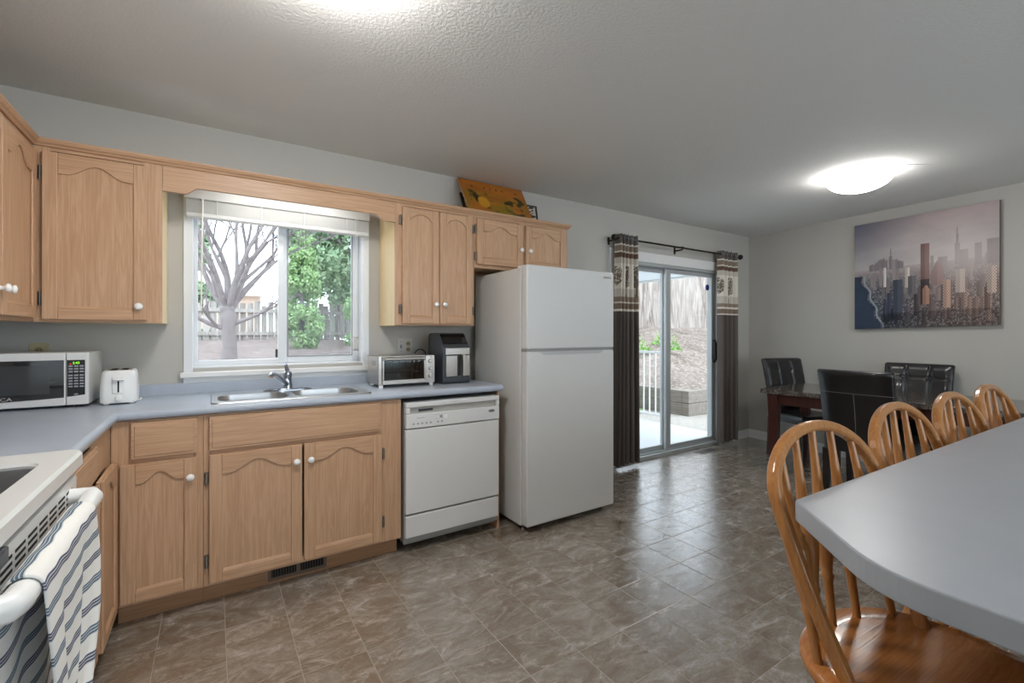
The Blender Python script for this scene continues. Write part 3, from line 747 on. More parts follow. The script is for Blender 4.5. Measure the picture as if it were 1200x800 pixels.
# outlets
def outlet(label, x0, x1, z0, z1, mt, gangs):
    o = thing('wall_outlet', label, 'outlet', ((x0+x1)/2, YB, (z0+z1)/2))
    MB(tfB(YB)).box(x0, z0, 0, x1, z1, .006).build('cover_plate', mt, o, bevel=.002)
    for g in gangs:
        xc, kind = g
        if kind == 'duplex':
            for zc in ((z0+z1)/2+.02, (z0+z1)/2-.02):
                r = MB(tfB(YB)).tube([(xc, zc, .006), (xc, zc, .008)], .016, 16).build('receptacle', 'brass_dark', o)
                q = MB(tfB(YB)); q.box(xc-.007, zc-.003, .008, xc-.005, zc+.007, .0085).box(xc+.005, zc-.003, .008, xc+.007, zc+.007, .0085); q.build('slot', 'grout_k', r)
        else:
            q = MB(tfB(YB)); q.box(xc-.006, (z0+z1)/2-.012, .006, xc+.006, (z0+z1)/2+.014, .016); q.build('switch', 'plastic_g', o, bevel=.002)
            q = MB(tfB(YB)); q.ball((xc, (z0+z1)/2+.032, .006), .003, .003, .001, 8, 4).ball((xc, (z0+z1)/2-.032, .006), .003, .003, .001, 8, 4); q.build('screw', 'hinge', o)
outlet('almond wall outlet half hidden behind the microwave', -.741, -.672, 1.108, 1.222, 'beige', [(-.7065, 'duplex')])
outlet('white double-gang switch and outlet plate above the toaster oven', 1.080, 1.192, 1.118, 1.230, 'plate', [(1.108, 'switch'), (1.160, 'duplex')])

# ================================================================ BLIND
m = thing('window_blind', 'white horizontal blind pulled up to the top of the kitchen window', 'blind', (.365, 3.07, 1.91))
q = MB(); q.box(-.128, 3.045, 2.005, .868, 3.115, 2.060); q.build('headrail', 'blind', m, bevel=.004)
q = MB(); 
for k in range(22): q.box(-.120, 3.055, 1.932+.0031*k, .862, 3.105, 1.9342+.0031*k)
q.build('slats', 'blind', m)
q = MB(); q.box(-.120, 3.05, 1.908, .862, 3.11, 1.930); q.build('bottom_rail', 'blind', m, bevel=.004)
q = MB(); q.tube([(-.045, 3.04, 2.005), (-.047, 3.035, 1.85), (-.052, 3.03, 1.40)], .0045, 8); q.build('tilt_wand', 'white', m)
q = MB()
for dx in (0, .012): q.tube([(.775+dx, 3.038, 2.005), (.772+dx, 3.034, 1.6), (.778-dx, 3.034, 1.22)], .0018, 6)
for k in range(5):
    a = k*1.3; q.tube([(.775+.02*math.cos(t+a), 3.033+.004*k-.01, 1.20+.045*math.sin(t*2+a)) for t in [2*PI*i/14 for i in range(14)]], .0022, 6, closed=True)
q.build('pull_cord', 'white', m)
for xx in (.02, .24, .47, .72): MB().box(xx, 3.0485, 1.906, xx+.004, 3.0500, 2.008).build('ladder_tape', 'white', m)

# ================================================================ PICTURES ON TOP OF THE CABINETS
def leaning(tfn): return tfn
m = thing('wood_panel_picture', 'orange stained wood panel with painted scene leaning on top of the cabinets', 'picture', (1.78, 2.95, 2.12))
P0, P1, P2, P3 = Vector((1.50, 2.835, 2.122)), Vector((2.03, 2.835, 2.122)), Vector((2.105, 3.095, 2.423)), Vector((1.528, 3.095, 2.423))
nr = (P1-P0).cross(P3-P0).normalized()
def bil(s_, t_, d=0):
    p = (P0*(1-s_)+P1*s_)*(1-t_)+(P3*(1-s_)+P2*s_)*t_
    return tuple(p+nr*d)
rs = np.random.RandomState(3)
def vnoise(seed, n=9):
    g = np.random.RandomState(seed).rand(64, 64)
    def f(x, y):
        x *= n; y *= n; i, j = int(math.floor(x)), int(math.floor(y)); fx, fy = x-i, y-j
        fx = fx*fx*(3-2*fx); fy = fy*fy*(3-2*fy)
        a, b_, c_, d_ = g[i % 64, j % 64], g[(i+1) % 64, j % 64], g[i % 64, (j+1) % 64], g[(i+1) % 64, (j+1) % 64]
        return (a*(1-fx)+b_*fx)*(1-fy)+(c_*(1-fx)+d_*fx)*fy
    return f
v1, v2, v3, v4 = vnoise(1, 5), vnoise(2, 14), vnoise(5, 34), vnoise(8, 3)
def mixc(a, b_, t): t = min(max(t, 0), 1); return tuple(a[i]*(1-t)+b_[i]*t for i in range(3))+(1,)
def woodpic(s_, t_):
    c_ = mixc(srgb(158, 90, 24), srgb(188, 116, 36), v1(s_, t_*2)+.2*(v3(s_*.3, t_*3)-.5))
    if t_ < .66:
        k = v2(s_*1.2, t_*.9)*.6+v1(s_*1.4+3, t_)*.5
        c_ = mixc(c_, srgb(140, 112, 28), (k-.35)*2.2)
        if k > .62 and (.08 < s_ < .45 or .6 < s_ < .95): c_ = mixc(c_, srgb(52, 44, 20), (k-.62)*9)
        if t_ < .3 and .35 < s_ < .75: c_ = mixc(c_, srgb(120, 112, 26), .5)
        if (s_-.27)**2*4+(t_-.32)**2 < .03: c_ = mixc(c_, srgb(206, 150, 34), .8)
        if (s_-.78)**2*4+(t_-.22)**2 < .02: c_ = mixc(c_, srgb(190, 110, 34), .7)
    for hs in (.17, .36, .45, .545, .64, .86):
        if (s_-hs)**2*2.0+(t_-.80+.0*hs)**2 < .0006: c_ = srgb(40, 24, 14)
    return c_
q = MB(); q.grid(lambda a, b_: bil(a, b_, .0075), 110, 80, woodpic); q.build('painted_face', 'wood_print', m, recalc=False)
q = MB(); V = [bil(a, b_, d) for d in (-.010, .006) for a, b_ in ((0, 0), (1, 0), (1, 1), (0, 1))]
q.add(V, [(0, 1, 2, 3), (4, 7, 6, 5), (0, 4, 5, 1), (1, 5, 6, 2), (2, 6, 7, 3), (3, 7, 4, 0)]); q.build('board', 'honey', m)
# make sure the painted face lies in front (towards the room)
m = thing('picture_frame', 'black framed picture leaning behind the orange wood panel on the cabinets', 'picture', (1.9, 3.02, 2.12))
Q0, Q1, Q2, Q3 = Vector((1.515, 2.93, 2.1225)), Vector((2.16, 2.93, 2.1225)), Vector((2.27, 3.108, 2.325)), Vector((1.555, 3.108, 2.325))
nq = (Q1-Q0).cross(Q3-Q0).normalized()
def bq(s_, t_, d=0):
    p = (Q0*(1-s_)+Q1*s_)*(1-t_)+(Q3*(1-s_)+Q2*s_)*t_; return tuple(p+nq*d)
q = MB()
for s0, s1, t0, t1 in ((0, 1, 0, .06), (0, 1, .94, 1), (0, .025, .06, .94), (.975, 1, .06, .94)):
    V = [bq(a, b_, d) for d in (-.012, .004) for a, b_ in ((s0, t0), (s1, t0), (s1, t1), (s0, t1))]
    q.add(V, [(0, 1, 2, 3), (4, 7, 6, 5), (0, 4, 5, 1), (1, 5, 6, 2), (2, 6, 7, 3), (3, 7, 4, 0)])
q.build('frame', 'black_paint', m)
def fpic(s_, t_):
    k = v2(s_*2, t_); 
    c_ = srgb(206, 170, 90) if s_ < .86 else srgb(216, 208, 196)
    if k > .58: c_ = srgb(34, 30, 32)
    return c_
q = MB(); q.grid(lambda a, b_: bq(a, b_, .001), 90, 40, fpic); q.build('print', 'frame_print', m, recalc=False)

# ================================================================ DISHWASHER
m = thing('dishwasher', 'white built-in dishwasher under the worktop, left of the fridge', 'dishwasher', (1.23, 2.8, 0))
q = MB(); q.box(.918, 2.545, .06, 1.543, 3.10, .872); q.build('body', 'plastic_g', m)
tD = tfB(2.545)
q = MB(tD); q.box(.920, .232, 0, 1.541, .716, .028); q.build('door', 'appliance', m, bevel=.006)
q = MB(tD); q.box(.922, .095, 0, 1.541, .221, .024); q.build('kick_panel', 'appliance', m, bevel=.005)
q = MB(tD); q.box(.93, .04, -.05, 1.53, .1, -.03); q.build('toe_plate', 'plastic_g', m)
q = MB(tD)   # control panel with a hand-hold recess
q.prism([(.722, 0), (.722, .034), (.728, .038), (.795, .036), (.803, .026), (.803, 0)], .920, 1.541, 'cab') if False else None
tD2 = lambda a, b_, c_: (a, 2.545-c_, b_)
q = MB(tD2)
q.box(.920, .722, 0, 1.541, .805, .034).box(.920, .805, 0, .945, .842, .034).box(1.520, .805, 0, 1.541, .842, .034).box(.945, .805, 0, 1.520, .842, .012).box(.920, .842, 0, 1.541, .870, .034)
pn = q.build('control_panel', 'appliance', m, bevel=.005)
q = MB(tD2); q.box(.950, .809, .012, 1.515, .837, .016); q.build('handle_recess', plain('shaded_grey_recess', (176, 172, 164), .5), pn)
q = MB(tD2); q.box(1.0, .815, .016, 1.09, .828, .018); q.build('vent_slot', 'plastic_d', pn)
q = MB(tD2)
ink = plain('grey_printed_marks', (150, 150, 150), .5)
for k in range(7):
    xx = .965+.026*k+(.02 if k > 4 else 0); MB(tD2).tube([(xx, .748, .034), (xx, .748, .0348)], .0055, 12).build('button', ink, pn)
q.box(.985, .779, .034, 1.03, .7815, .0345)
for k in range(4): q.box(1.10+.018*k, .765, .034, 1.11+.018*k, .7665, .0345).box(1.10+.018*k, .789, .034, 1.11+.018*k, .7905, .0345)
q.build('printed_marks', ink, pn)
q = MB(tD2); q.tube([(1.135, .777, .034), (1.135, .777, .037)], .0085, 16); q.build('dial', 'plastic_g', pn)
q = MB(tD2); q.tube([(1.165, .776, .034), (1.165, .776, .035)], .013, 16); q.build('start_button', 'plastic_w', pn)
q = MB(tD2); R_ = [[(1.482+.023*math.cos(a), .778+.009*math.sin(a), d) for a in [2*PI*i/24 for i in range(24)]] for d in (.034, .0355)]
q.rings(R_); q.build('badge', plain('grey_oval_badge', (120, 120, 124), .4), pn)

# ================================================================ FRIDGE
m = thing('refrigerator', 'tall white top-freezer refrigerator standing beside the dishwasher', 'refrigerator', (2.03, 2.72, 0))
FX0, FX1, FYF = 1.650, 2.415, 2.362
q = MB(); q.box(FX0, 2.432, .035, FX1, 3.04, 1.688); q.build('body', 'fridge', m, bevel=.006)
tF = tfB(2.430)
q = MB(tF); q.box(FX0+.002, .045, .004, FX1-.002, 1.150, .068); ld = q.build('lower_door', 'fridge', m, bevel=.010, segs=3)
q = MB(tF); q.box(FX0+.002, 1.166, .004, FX1-.002, 1.702, .068); ud = q.build('freezer_door', 'fridge', m, bevel=.010, segs=3)
q = MB(tF); q.prism([(FX0+.10, 1.150), (FX0+.135, 1.128), (FX1-.14, 1.128), (FX1-.10, 1.150)], .0675, .0692); q.build('handle_scoop', plain('pale_grey_handle_scoop', (190, 190, 190), .4), ld)
q = MB(tF); q.box(FX1-.105, 1.655, .068, FX1-.03, 1.668, .070); q.build('badge', 'steel', ud)
q = MB(tF); q.box(FX0+.01, 1.688, -.05, FX0+.08, 1.704, .03); q.build('hinge_cover', 'plastic_w', m, bevel=.003)
q = MB(tF); q.box(FX0+.004, 1.150, 0, FX1-.004, 1.166, .060).box(FX0+.012, .05, -.001, FX1-.012, 1.69, .004); q.build('gasket', 'plastic_g', m)
for xx in (FX0+.03, FX1-.04):
    for yy in (2.45, 3.0): MB().lathe([(.016, 0), (.014, .012), (.008, .013), (.008, .036)], (xx, yy, 0), 12).build('foot', 'hinge', m)
q = MB(); q.box(FX0+.02, 2.46, .008, FX1-.02, 2.475, .035); q.build('base_grille', 'plastic_k', m)

# ================================================================ RANGE
RX = -.305; RY0, RY1 = .965, 1.725
m = thing('stove', 'white electric range with smooth black speckled cooktop at the left edge', 'stove', (-.63, 1.345, 0))
q = MB(); q.box(XL+.01, RY0, .02, -.345, RY1, .895); q.build('body', 'appliance', m, bevel=.004)
q = MB(); 
V, F = rim(rrect(XL+.01, RX, RY0-.004, RY1+.004, .03), [rrect(XL+.09, RX-.05, RY0+.05, RY1-.115, .045)], 0, .948)
O_ = rrect(XL+.01, RX, RY0-.004, RY1+.004, .03); I_ = rrect(XL+.09, RX-.05, RY0+.05, RY1-.115, .045); m_ = len(O_)
q.add(V, F)
q.add([(x, y, .948) for x, y in O_]+[(x+(.006 if x > -.6 else 0), y, .940) for x, y in O_]+[(x+(.007 if x > -.6 else 0), y, .912) for x, y in O_]+[(x, y, .902) for x, y in O_],
      [[j*m_+i, j*m_+(i+1) % m_, (j+1)*m_+(i+1) % m_, (j+1)*m_+i] for j in range(3) for i in range(m_)]+[list(range(3*m_, 4*m_))])
q.add([(x, y, .948) for x, y in I_]+[((x+.64)*.985-.64, (y-1.32)*.985+1.32, .940) for x, y in I_], [[i, (i+1) % m_, m_+(i+1) % m_, m_+i] for i in range(m_)])
ck = q.build('cooktop_frame', 'appliance', m)
q = MB(); q.prism([((x+.64)*.99-.64, (y-1.32)*.99+1.32) for x, y in I_], .936, .9412); q.build('cooktop_glass', 'cooktop', ck)
tR = tfL(-.345)
q = MB(tR); q.box(RY0+.004, .20, .002, RY1-.03, .800, .030); q.box(RY0+.004, .800, .002, RY1-.03, .888, .036)
dr = q.build('oven_door', 'appliance', m, bevel=.006)
q = MB(tR); q.box(RY0+.09, .30, .030, RY1-.12, .66, .032); q.build('oven_window', 'gloss_k', dr)
q = MB(tR)
for g in range(9):
    y0 = RY0+.045+.072*g
    for r in range(4): q.box(y0, .818+.0135*r, .036, y0+.056, .824+.0135*r, .0366)
q.build('vent_slot', 'grout_k', dr)
HX, HZ = -.262, .842
q = MB(); q.tube([(-.309, RY1-.105, HZ), (-.285, RY1-.105, HZ), (-.268, RY1-.110, HZ), (HX, RY1-.128, HZ), (HX, RY1-.2, HZ), (HX, 1.3, HZ), (HX, RY0+.15, HZ), (HX, RY0+.078, HZ), (-.268, RY0+.06, HZ), (-.285, RY0+.055, HZ), (-.309, RY0+.055, HZ)],
                 [.024, .023, .023, .0225, .021, .021, .021, .0225, .023, .023, .024], 18)
q.build('handle', 'plastic_w', dr)
q = MB(tR); q.box(RY0+.004, .04, .002, RY1-.03, .19, .028); q.build('storage_drawer', 'appliance', m, bevel=.005)
q = MB(tR); q.box(1.07, .868, .036, 1.16, .898, .046); q.build('latch', 'plastic_d', m, bevel=.004)
q = MB(); q.box(XL+.004, RY0, .90, XL+.065, RY1, 1.10); q.build('backguard', 'appliance', m, bevel=.008)
# towel draped over the handle
tw = []
def path(v):    # arc length coordinate v in [0,1]: back hem -> over bar -> front hem
    Lb, La, Lf = .40, PI*.026, .46; L = Lb+La+Lf; s_ = v*L
    if s_ < Lb: return (HX-.026, HZ-(Lb-s_), s_)
    if s_ < Lb+La:
        a = (s_-Lb)/.026; return (HX-.026*math.cos(a), HZ+.026*math.sin(a), s_)
    return (HX+.026, HZ-(s_-Lb-La), s_)
Ltot = .40+PI*.026+.46
def twf(u, v):
    x, z, s_ = path(v); front = max(0, (s_-.40-PI*.026)/.46); back = max(0, (.40-s_)/.40)
    y0, y1 = 1.075, 1.475
    if front > 0: y1 = 1.475-.03*front-.30*max(0, front-.2)**1.2; y0 = 1.075+.03*front
    if back > 0: y0 = 1.075-.05*back; y1 = 1.46
    y = y0+(y1-y0)*u
    wob = math.sin(u*PI*2*2.2+.6)*.014+math.sin(u*PI*2*5+1+front*2)*.004
    x += (wob*.6+.006*math.sin(u*9)+.004)*min(1, front*2.4)
    x -= 0
    x = max(x, HX+.024) if front > 0 else x
    if back > 0: x = HX-.0265+.004*math.sin(u*14)*min(1, back*3)
    z += .006*math.sin(u*11)*front
    return (x, y, z)
twc = lambda u, v: (v*Ltot, u, 0, 1)
q = MB(); q.grid(twf, 90, 420, twc)
tag(q.build('dish_towel', 'towel', solid=.004, recalc=False), 'white dish towel with blue triple stripes hanging over the stove handle', 'towel')

# ================================================================ CURTAINS
m = thing('curtain_rod', 'dark bronze curtain rod above the sliding door', 'curtain rod', (4.1, 3.03, 2.15))
q = MB(); q.cyl((3.12, 3.03, 2.152), (5.13, 3.03, 2.152), .0095, 12); q.build('pole', 'bronze', m)
for x, s_ in ((3.10, -1), (5.15, 1)):
    q = MB(); q.ball((x, 3.03, 2.152), .03, .03, .03, 16, 10); q.cyl((x, 3.03, 2.152), (x-s_*.03, 3.03, 2.152), .014, 12); q.build('finial', 'bronze', m)
for x in (3.125, 4.09, 5.075):
    q = MB(); q.box(x-.007, 3.03, 2.128, x+.007, YB, 2.140).box(x-.012, YB-.005, 2.10, x+.012, YB, 2.17).tube([(x, 3.03+.014*math.cos(a), 2.152+.014*math.sin(a)) for a in [2*PI*i/12 for i in range(12)]], .003, 6, closed=True)
    q.build('bracket', 'bronze', m)
dk, tp, br, cm = srgb(104, 96, 91), srgb(142, 126, 110), srgb(112, 88, 74), srgb(226, 220, 208)
TREEC = srgb(118, 104, 90)
vt = vnoise(11, 60)
def curt_col(wm, z):     # wm: metres along the flat cloth from the room-side edge
    if z > 2.100: return dk
    if z > 2.088: return cm
    if z > 2.032: return tp
    if z > 2.018: return cm
    if z > 1.972: return br
    if z > 1.604:
        c_ = cm if 1.68 < z < 1.92 else mixc(cm, tp, .35)
        p = (wm % .42)-.12; 
        d2 = (p/.13)**2+((z-1.80)/.105)**2
        if d2 < 1 and vt(wm*2, z*2) > .36-.25*(1-d2) and vt(wm*2+5, z*2) > .22: c_ = TREEC
        if 1.604 < z < 1.76 and abs(p) < .010+.012*max(0, (1.66-z)/.06): c_ = TREEC
        return c_
    if z > 1.560: return tp
    if z > 1.543: return cm
    if z > 1.490: return mixc(tp, br, .4)
    if z > 1.472: return cm
    return mixc(dk, srgb(84, 76, 72), .5+.5*math.sin(wm*700))
def curtain(label, x0t, x1t, x0b, x1b, folds, z0, flip=False, amp=.032):
    m = thing('curtain', label, 'curtain', ((x0b+x1b)/2, 3.03, z0))
    H = 2.19
    def fn(u, v):
        z = z0+(H-z0)*v
        xa, xb = x0b+(x0t-x0b)*v, x1b+(x1t-x1b)*v
        ph = u*folds*2*PI
        am = amp*(.75+.25*math.sin(u*5+2))*(1-.1*v)
        x = xa+(xb-xa)*(u+.35/folds/ (2*PI)*math.sin(2*ph)*.6)
        y = 3.03+am*math.cos(ph+.5*math.sin((1-v)*2.2+u*4))*(1 if True else 0)
        return (x, y, z)
    flat = folds*.16+.1
    q = MB(); q.grid(fn, int(folds*22), 320, lambda u, v: curt_col((u if not flip else 1-u)*flat+.16, z0+(H-z0)*v))
    q.build('fabric', 'curtain', m, solid=.003, recalc=False)
    for k in range(int(folds*2)):
        u = (k+.5)/(folds*2); x = x0t+(x1t-x0t)*u
        q = MB(); q.tube([(x+.0, 3.03+.022*math.cos(a), 2.152+.022*math.sin(a)) for a in [2*PI*i/16 for i in range(16)]], .0035, 6, closed=True)
        q.build('grommet', 'chrome', m)
    return m
curtain('dark taupe curtain with tree band, left of the sliding door beside the fridge', 3.145, 3.400, 3.100, 3.425, 5, .04, amp=.046)
curtain('dark taupe curtain with tree band, at the right side of the sliding door', 4.742, 5.085, 4.740, 5.085, 4, .045, amp=.038)
# floor register
m = thing('floor_vent', 'brown metal floor vent in front of the sliding door', 'vent', (4.43, 3.0, 0))
MB().box(4.29, 2.935, 0, 4.60, 3.055, .004).build('vent_frame', plain('brown_register_metal', (120, 110, 98), .4, .4), m, bevel=.001)
q = MB()
for k in range(24): q.box(4.305+.012*k, 2.95, .004, 4.309+.012*k, 3.04, .0052)
q.build('slot', 'plastic_k', m)

# ================================================================ CEILING LIGHTS
def ceiling_light(label, x, y, r, power, dep=.1, rot=0):
    m = thing('ceiling_light', label, 'ceiling light', (x, y, CEIL-dep-.05))
    q = MB(); q.lathe([(.001, 0), (r*.42, 0), (r*.42, -.014), (r*.36, -.02), (.001, -.02)], (x, y, CEIL-.0005), 32, caps=False); q.build('ceiling_pan', 'white', m)
    zt = CEIL-.036
    P = [(r, zt), (r*.985, zt-.012)]+[(max(.001, r*.985*math.cos(a)), zt-.012-(dep-.012)*math.sin(a)**1.25) for a in [PI/2*i/12 for i in range(1, 13)]]
    q = MB(); q.lathe([(rr, zz) for rr, zz in P], (x, y, 0), 40, caps=False)
    q.build('glass_shade', emit('lit_opal_glass', (1, .98, .95, 1), power), m)
    for k in range(3):
        a = rot+2*PI*k/3; q = MB(); q.cyl((x+r*1.0*math.cos(a), y+r*math.sin(a), zt+.004), (x+(r+.012)*math.cos(a), y+(r+.012)*math.sin(a), zt-.008), .005, 8)
        q.cyl((x+r*.4*math.cos(a), y+r*.4*math.sin(a), CEIL-.012), (x+r*1.02*math.cos(a), y+r*1.02*math.sin(a), zt+.006), .003, 6); q.build('clip', 'chrome', m)
    return m
ceiling_light('large lit opal glass ceiling light over the kitchen, cut by the top edge', .285, 1.40, .19, KITCHEN_LAMP)
ceiling_light('lit opal glass dome ceiling light over the dining table', 3.99, 1.44, .20, DINING_LAMP, .095, .9)
ceiling_light('added opal glass fill light on the unseen ceiling behind the camera', 2.2, -1.7, .19, REAR_FILL_LAMP)  # unseen lamp added behind the camera for general fill
tag(MB().grid(lambda u, v: (4.02+.17*u+.012*math.sin(v*6), 1.18-.10*u+.012*v, CEIL-.001-.0015*math.sin(PI*v)), 14, 6).build('ceiling_scuff', 'white', solid=.001), 'short white plaster scuff on the ceiling beside the dining light', 'plaster patch')

# ================================================================ CANVAS PICTURE
A0 = Vector((XR(1.961)-.002, 1.961, 0)); A1 = Vector((XR(.940)-.002, .940, 0)); ax_ = (A1-A0).normalized(); nn = Vector((-ax_.y, ax_.x, 0))
if nn.x > 0: nn = -nn
Wc = (A1-A0).length; Z0a, Z0b, Z1 = 1.308, 1.335, 2.331
m = thing('canvas_picture', 'large canvas print of a misty city skyline and river on the right wall', 'picture', tuple((A0+A1)/2+Vector((0, 0, 1.31))))
def cvp(u, v, d):
    p = A0+ax_*(Wc*u)+nn*d; zb = Z0a+(Z0b-Z0a)*u; return (p.x, p.y, zb+(Z1-zb)*v)
NUx, NVy = 380, 330
img = np.zeros((NVy, NUx, 3)); U, Vv = np.meshgrid(np.linspace(0, 1, NUx), np.linspace(0, 1, NVy))
def sc3(*a): return np.array(srgb(*a)[:3])
rr = np.random.RandomState(4)
def fnoise(n, oct=4, sx=1, sy=1):
    out = np.zeros_like(U); amp = 1; tot = 0
    for o_ in range(oct):
        g = rr.rand(int(n*sy*2**o_)+2, int(n*sx*2**o_)+2); yy = Vv*(g.shape[0]-1.001); xx = U*(g.shape[1]-1.001)
        i, j = yy.astype(int), xx.astype(int); fy, fx = yy-i, xx-j
        out += amp*((g[i, j]*(1-fx)+g[i, j+1]*fx)*(1-fy)+(g[i+1, j]*(1-fx)+g[i+1, j+1]*fx)*fy); tot += amp; amp *= .55
    return out/tot
cl = fnoise(4, 5, 1, 2.5)
sky_t = np.clip((Vv-.55)/.45, 0, 1)
L_ = np.clip(1-U*1.7, 0, 1)[..., None]
sky = sc3(196, 190, 188)*(1-sky_t[..., None])+sc3(172, 156, 154)*sky_t[..., None]
sky = sky*(1-L_*(.25+.6*sky_t[..., None]))+sc3(62, 78, 104)*L_*(.25+.6*sky_t[..., None])
sky = sky*(.80+.42*cl[..., None])
img[:] = sky
HL = .56
hz = (Vv < HL)
cityn = fnoise(50, 3)
blk = np.kron(rr.rand(70, 80), np.ones((5, 5)))[:NVy, :NUx]
blk2 = np.kron(rr.rand(110, 190), np.ones((3, 2)))[:NVy, :NUx]
grd = (.45*blk[..., None]+.55*blk2[..., None])
right = np.clip((U-.25)/.6, 0, 1)[..., None]; depth = np.clip((HL-Vv)/HL, 0, 1)[..., None]
cc = (sc3(30, 34, 44)*(1-right)+sc3(74, 60, 58)*right)
lt = (sc3(170, 176, 184)*(1-right)+sc3(222, 204, 194)*right)
city = cc*(1-grd**2.2*.75)+lt*grd**2.2*.75
mist = np.exp(-depth*(3.2+3*(1-right)))
city = city*(1-mist)+sc3(178, 166, 164)*mist
img[hz] = city[hz]
# river
edge = .05+.16*np.clip((HL-.05-Vv)/.5, 0, 1)
riv = (Vv < HL-.06) & (U < edge+.015*np.sin(Vv*40))
img[riv] = (sc3(50, 62, 82)*(.8+.4*fnoise(30, 3, 1, .5)[..., None]))[riv]
shore = (Vv < HL-.07) & (np.abs(U-edge-.02-.01*np.sin(Vv*40)) < .007); img[shore] = sc3(150, 158, 168)
def tower(u0, u1, v0, v1, c_, mst=.0, win=0):
    a = (U >= u0) & (U < u1) & (Vv >= v0) & (Vv < v1)
    sh = np.where(U < (u0+u1)/2, .75, 1.1)[..., None]*np.array(c_)
    if win: sh = sh*np.where((((U-u0)*NUx/3).astype(int)+((Vv-v0)*NVy/4).astype(int)) % 2 == 0, .55, 1.15)[..., None]
    fade = mst*np.clip((Vv-v0)/(v1-v0), 0, 1)[..., None]*0+mst
    img[a] = (sh*(1-fade)+sc3(182, 170, 168)*fade)[a]
for k in range(46):   # far hazy skyline at left
    u = .12+.26*rr.rand(); h_ = .03+.06*math.exp(-((u-.25)/.08)**2)*rr.rand()+.015*rr.rand(); tower(u, u+.008+.012*rr.rand(), HL-.02, HL+h_, sc3(110, 104, 112), .25)
tower(.288, .296, HL, HL+.17, sc3(100, 96, 106), .25); tower(.28, .304, HL, HL+.10, sc3(108, 102, 110), .25)
for k in range(80):
    u = .12+.88*rr.rand(); v = .5-.42*rr.rand(); s_ = (.6-v); w_ = .012+.05*s_*rr.rand()+.01; h_ = .05+.12*rr.rand()
    base_ = sc3(58, 62, 76)*(1-min(1, max(0, (u-.3)/.5)))+sc3(142, 120, 112)*min(1, max(0, (u-.3)/.5))
    if v < .42 and u < .22: continue
    tower(u, u+w_, v-.06, v+h_*.8, base_*(.6+.9*rr.rand()), max(0, .75-2.2*(.55-v)), k % 2)
for a in ((.745, .76, .6, .78), (.738, .768, .52, .70), (.748, .756, .7, .83), (.86, .90, .5, .68), (.93, 1, .5, .70), (.76, .82, .42, .64), (.63, .69, .46, .60), (.58, .60, .5, .62)):
    tower(*a, sc3(120, 106, 108), .45)
tower(.235, .256, .38, .56, sc3(214, 210, 206), 0); tower(.40, .435, .36, .54, sc3(206, 196, 186), 0); tower(.42, .48, .30, .46, sc3(112, 108, 112), 0, 1)
tower(.31, .38, .12, .44, sc3(78, 84, 98), 0, 1); tower(.51, .57, .30, .735, sc3(122, 90, 84), 0); tower(.51, .57, .20, .42, sc3(56, 46, 52), 0)
for t in np.linspace(0, 1, 30):
    hw = .026*math.sqrt(max(0, 1-t*t)); tower(.548-hw, .548+hw, .20, .27+.10*t, sc3(166, 128, 110), 0) if t > .5 else tower(.524, .572, .20, .34, sc3(160, 122, 106), 0)
for t in np.linspace(0, 1, 20):
    hw = .045*(1-t); tower(.625-hw, .625+hw, .36, .48+.10*t, sc3(140, 104, 98), .2)
tower(.66, .71, .16, .40, sc3(196, 160, 140), .1, 1); tower(.74, .80, .28, .48, sc3(204, 186, 174), .2, 1); tower(.93, .985, .26, .48, sc3(202, 180, 166), .1, 1)
lowr = (Vv < .14) & (U > .22); img[lowr] = (img*(.45+.35*cityn[..., None]))[lowr]
glow = np.exp(-(((U-.80)/.22)**2+((Vv-.58)/.16)**2))[..., None]*.55; img = img*(1-glow)+sc3(214, 204, 200)*glow
img *= 1.0
colarr = np.concatenate([img, np.ones((NVy, NUx, 1))], 2).reshape(-1, 4)
q = MB(); q.grid(lambda u, v: cvp(u, v, .0365), NUx, NVy, None); q.col = colarr.tolist()
q.build('printed_canvas', 'city', m, recalc=False)
q = MB(); V = [cvp(a, b_, d) for d in (.002, .036) for a, b_ in ((0, 0), (1, 0), (1, 1), (0, 1))]
q.add(V, [(0, 1, 2, 3), (4, 7, 6, 5), (0, 4, 5, 1), (1, 5, 6, 2), (2, 6, 7, 3), (3, 7, 4, 0)]); q.build('wrapped_edge', plain('brown_canvas_edge', (112, 96, 84), .8), m)

# ================================================================ DINING TABLE
TR_ = math.radians(3.5)
m = thing('dining_table', 'dark cherry dining table with glossy dark marble top', 'dining table', (0, 0, 0))
TW, TLn = .84, 1.75     # local: x across, y along; origin at far-left corner
q = MB(); q.box(0, -TLn, .722, TW, 0, .762); q.build('marble_top', 'marble', m, bevel=.004)
q = MB(); q.box(.06, -TLn+.06, .625, .08, -.06, .722).box(TW-.08, -TLn+.06, .625, TW-.06, -.06, .722).box(.08, -.08, .625, TW-.08, -.06, .722).box(.08, -TLn+.06, .625, TW-.08, -TLn+.08, .722)
q.build('apron', 'cherry', m, bevel=.002)
for x in (.045, TW-.125):
    for y in (-.125, -TLn+.045):
        q = MB(); R_ = [[(x+.04+sx_*h_, y+.04+sy_*h_, z) for sx_, sy_ in ((-1, -1), (1, -1), (1, 1), (-1, 1))] for z, h_ in ((0, .030), (.6, .040), (.722, .040))]
        q.rings(R_, smooth=False); q.build('leg', 'cherry', m, bevel=.003)
m.location = (4.205, 2.285, 0); m.rotation_euler = (0, 0, TR_)

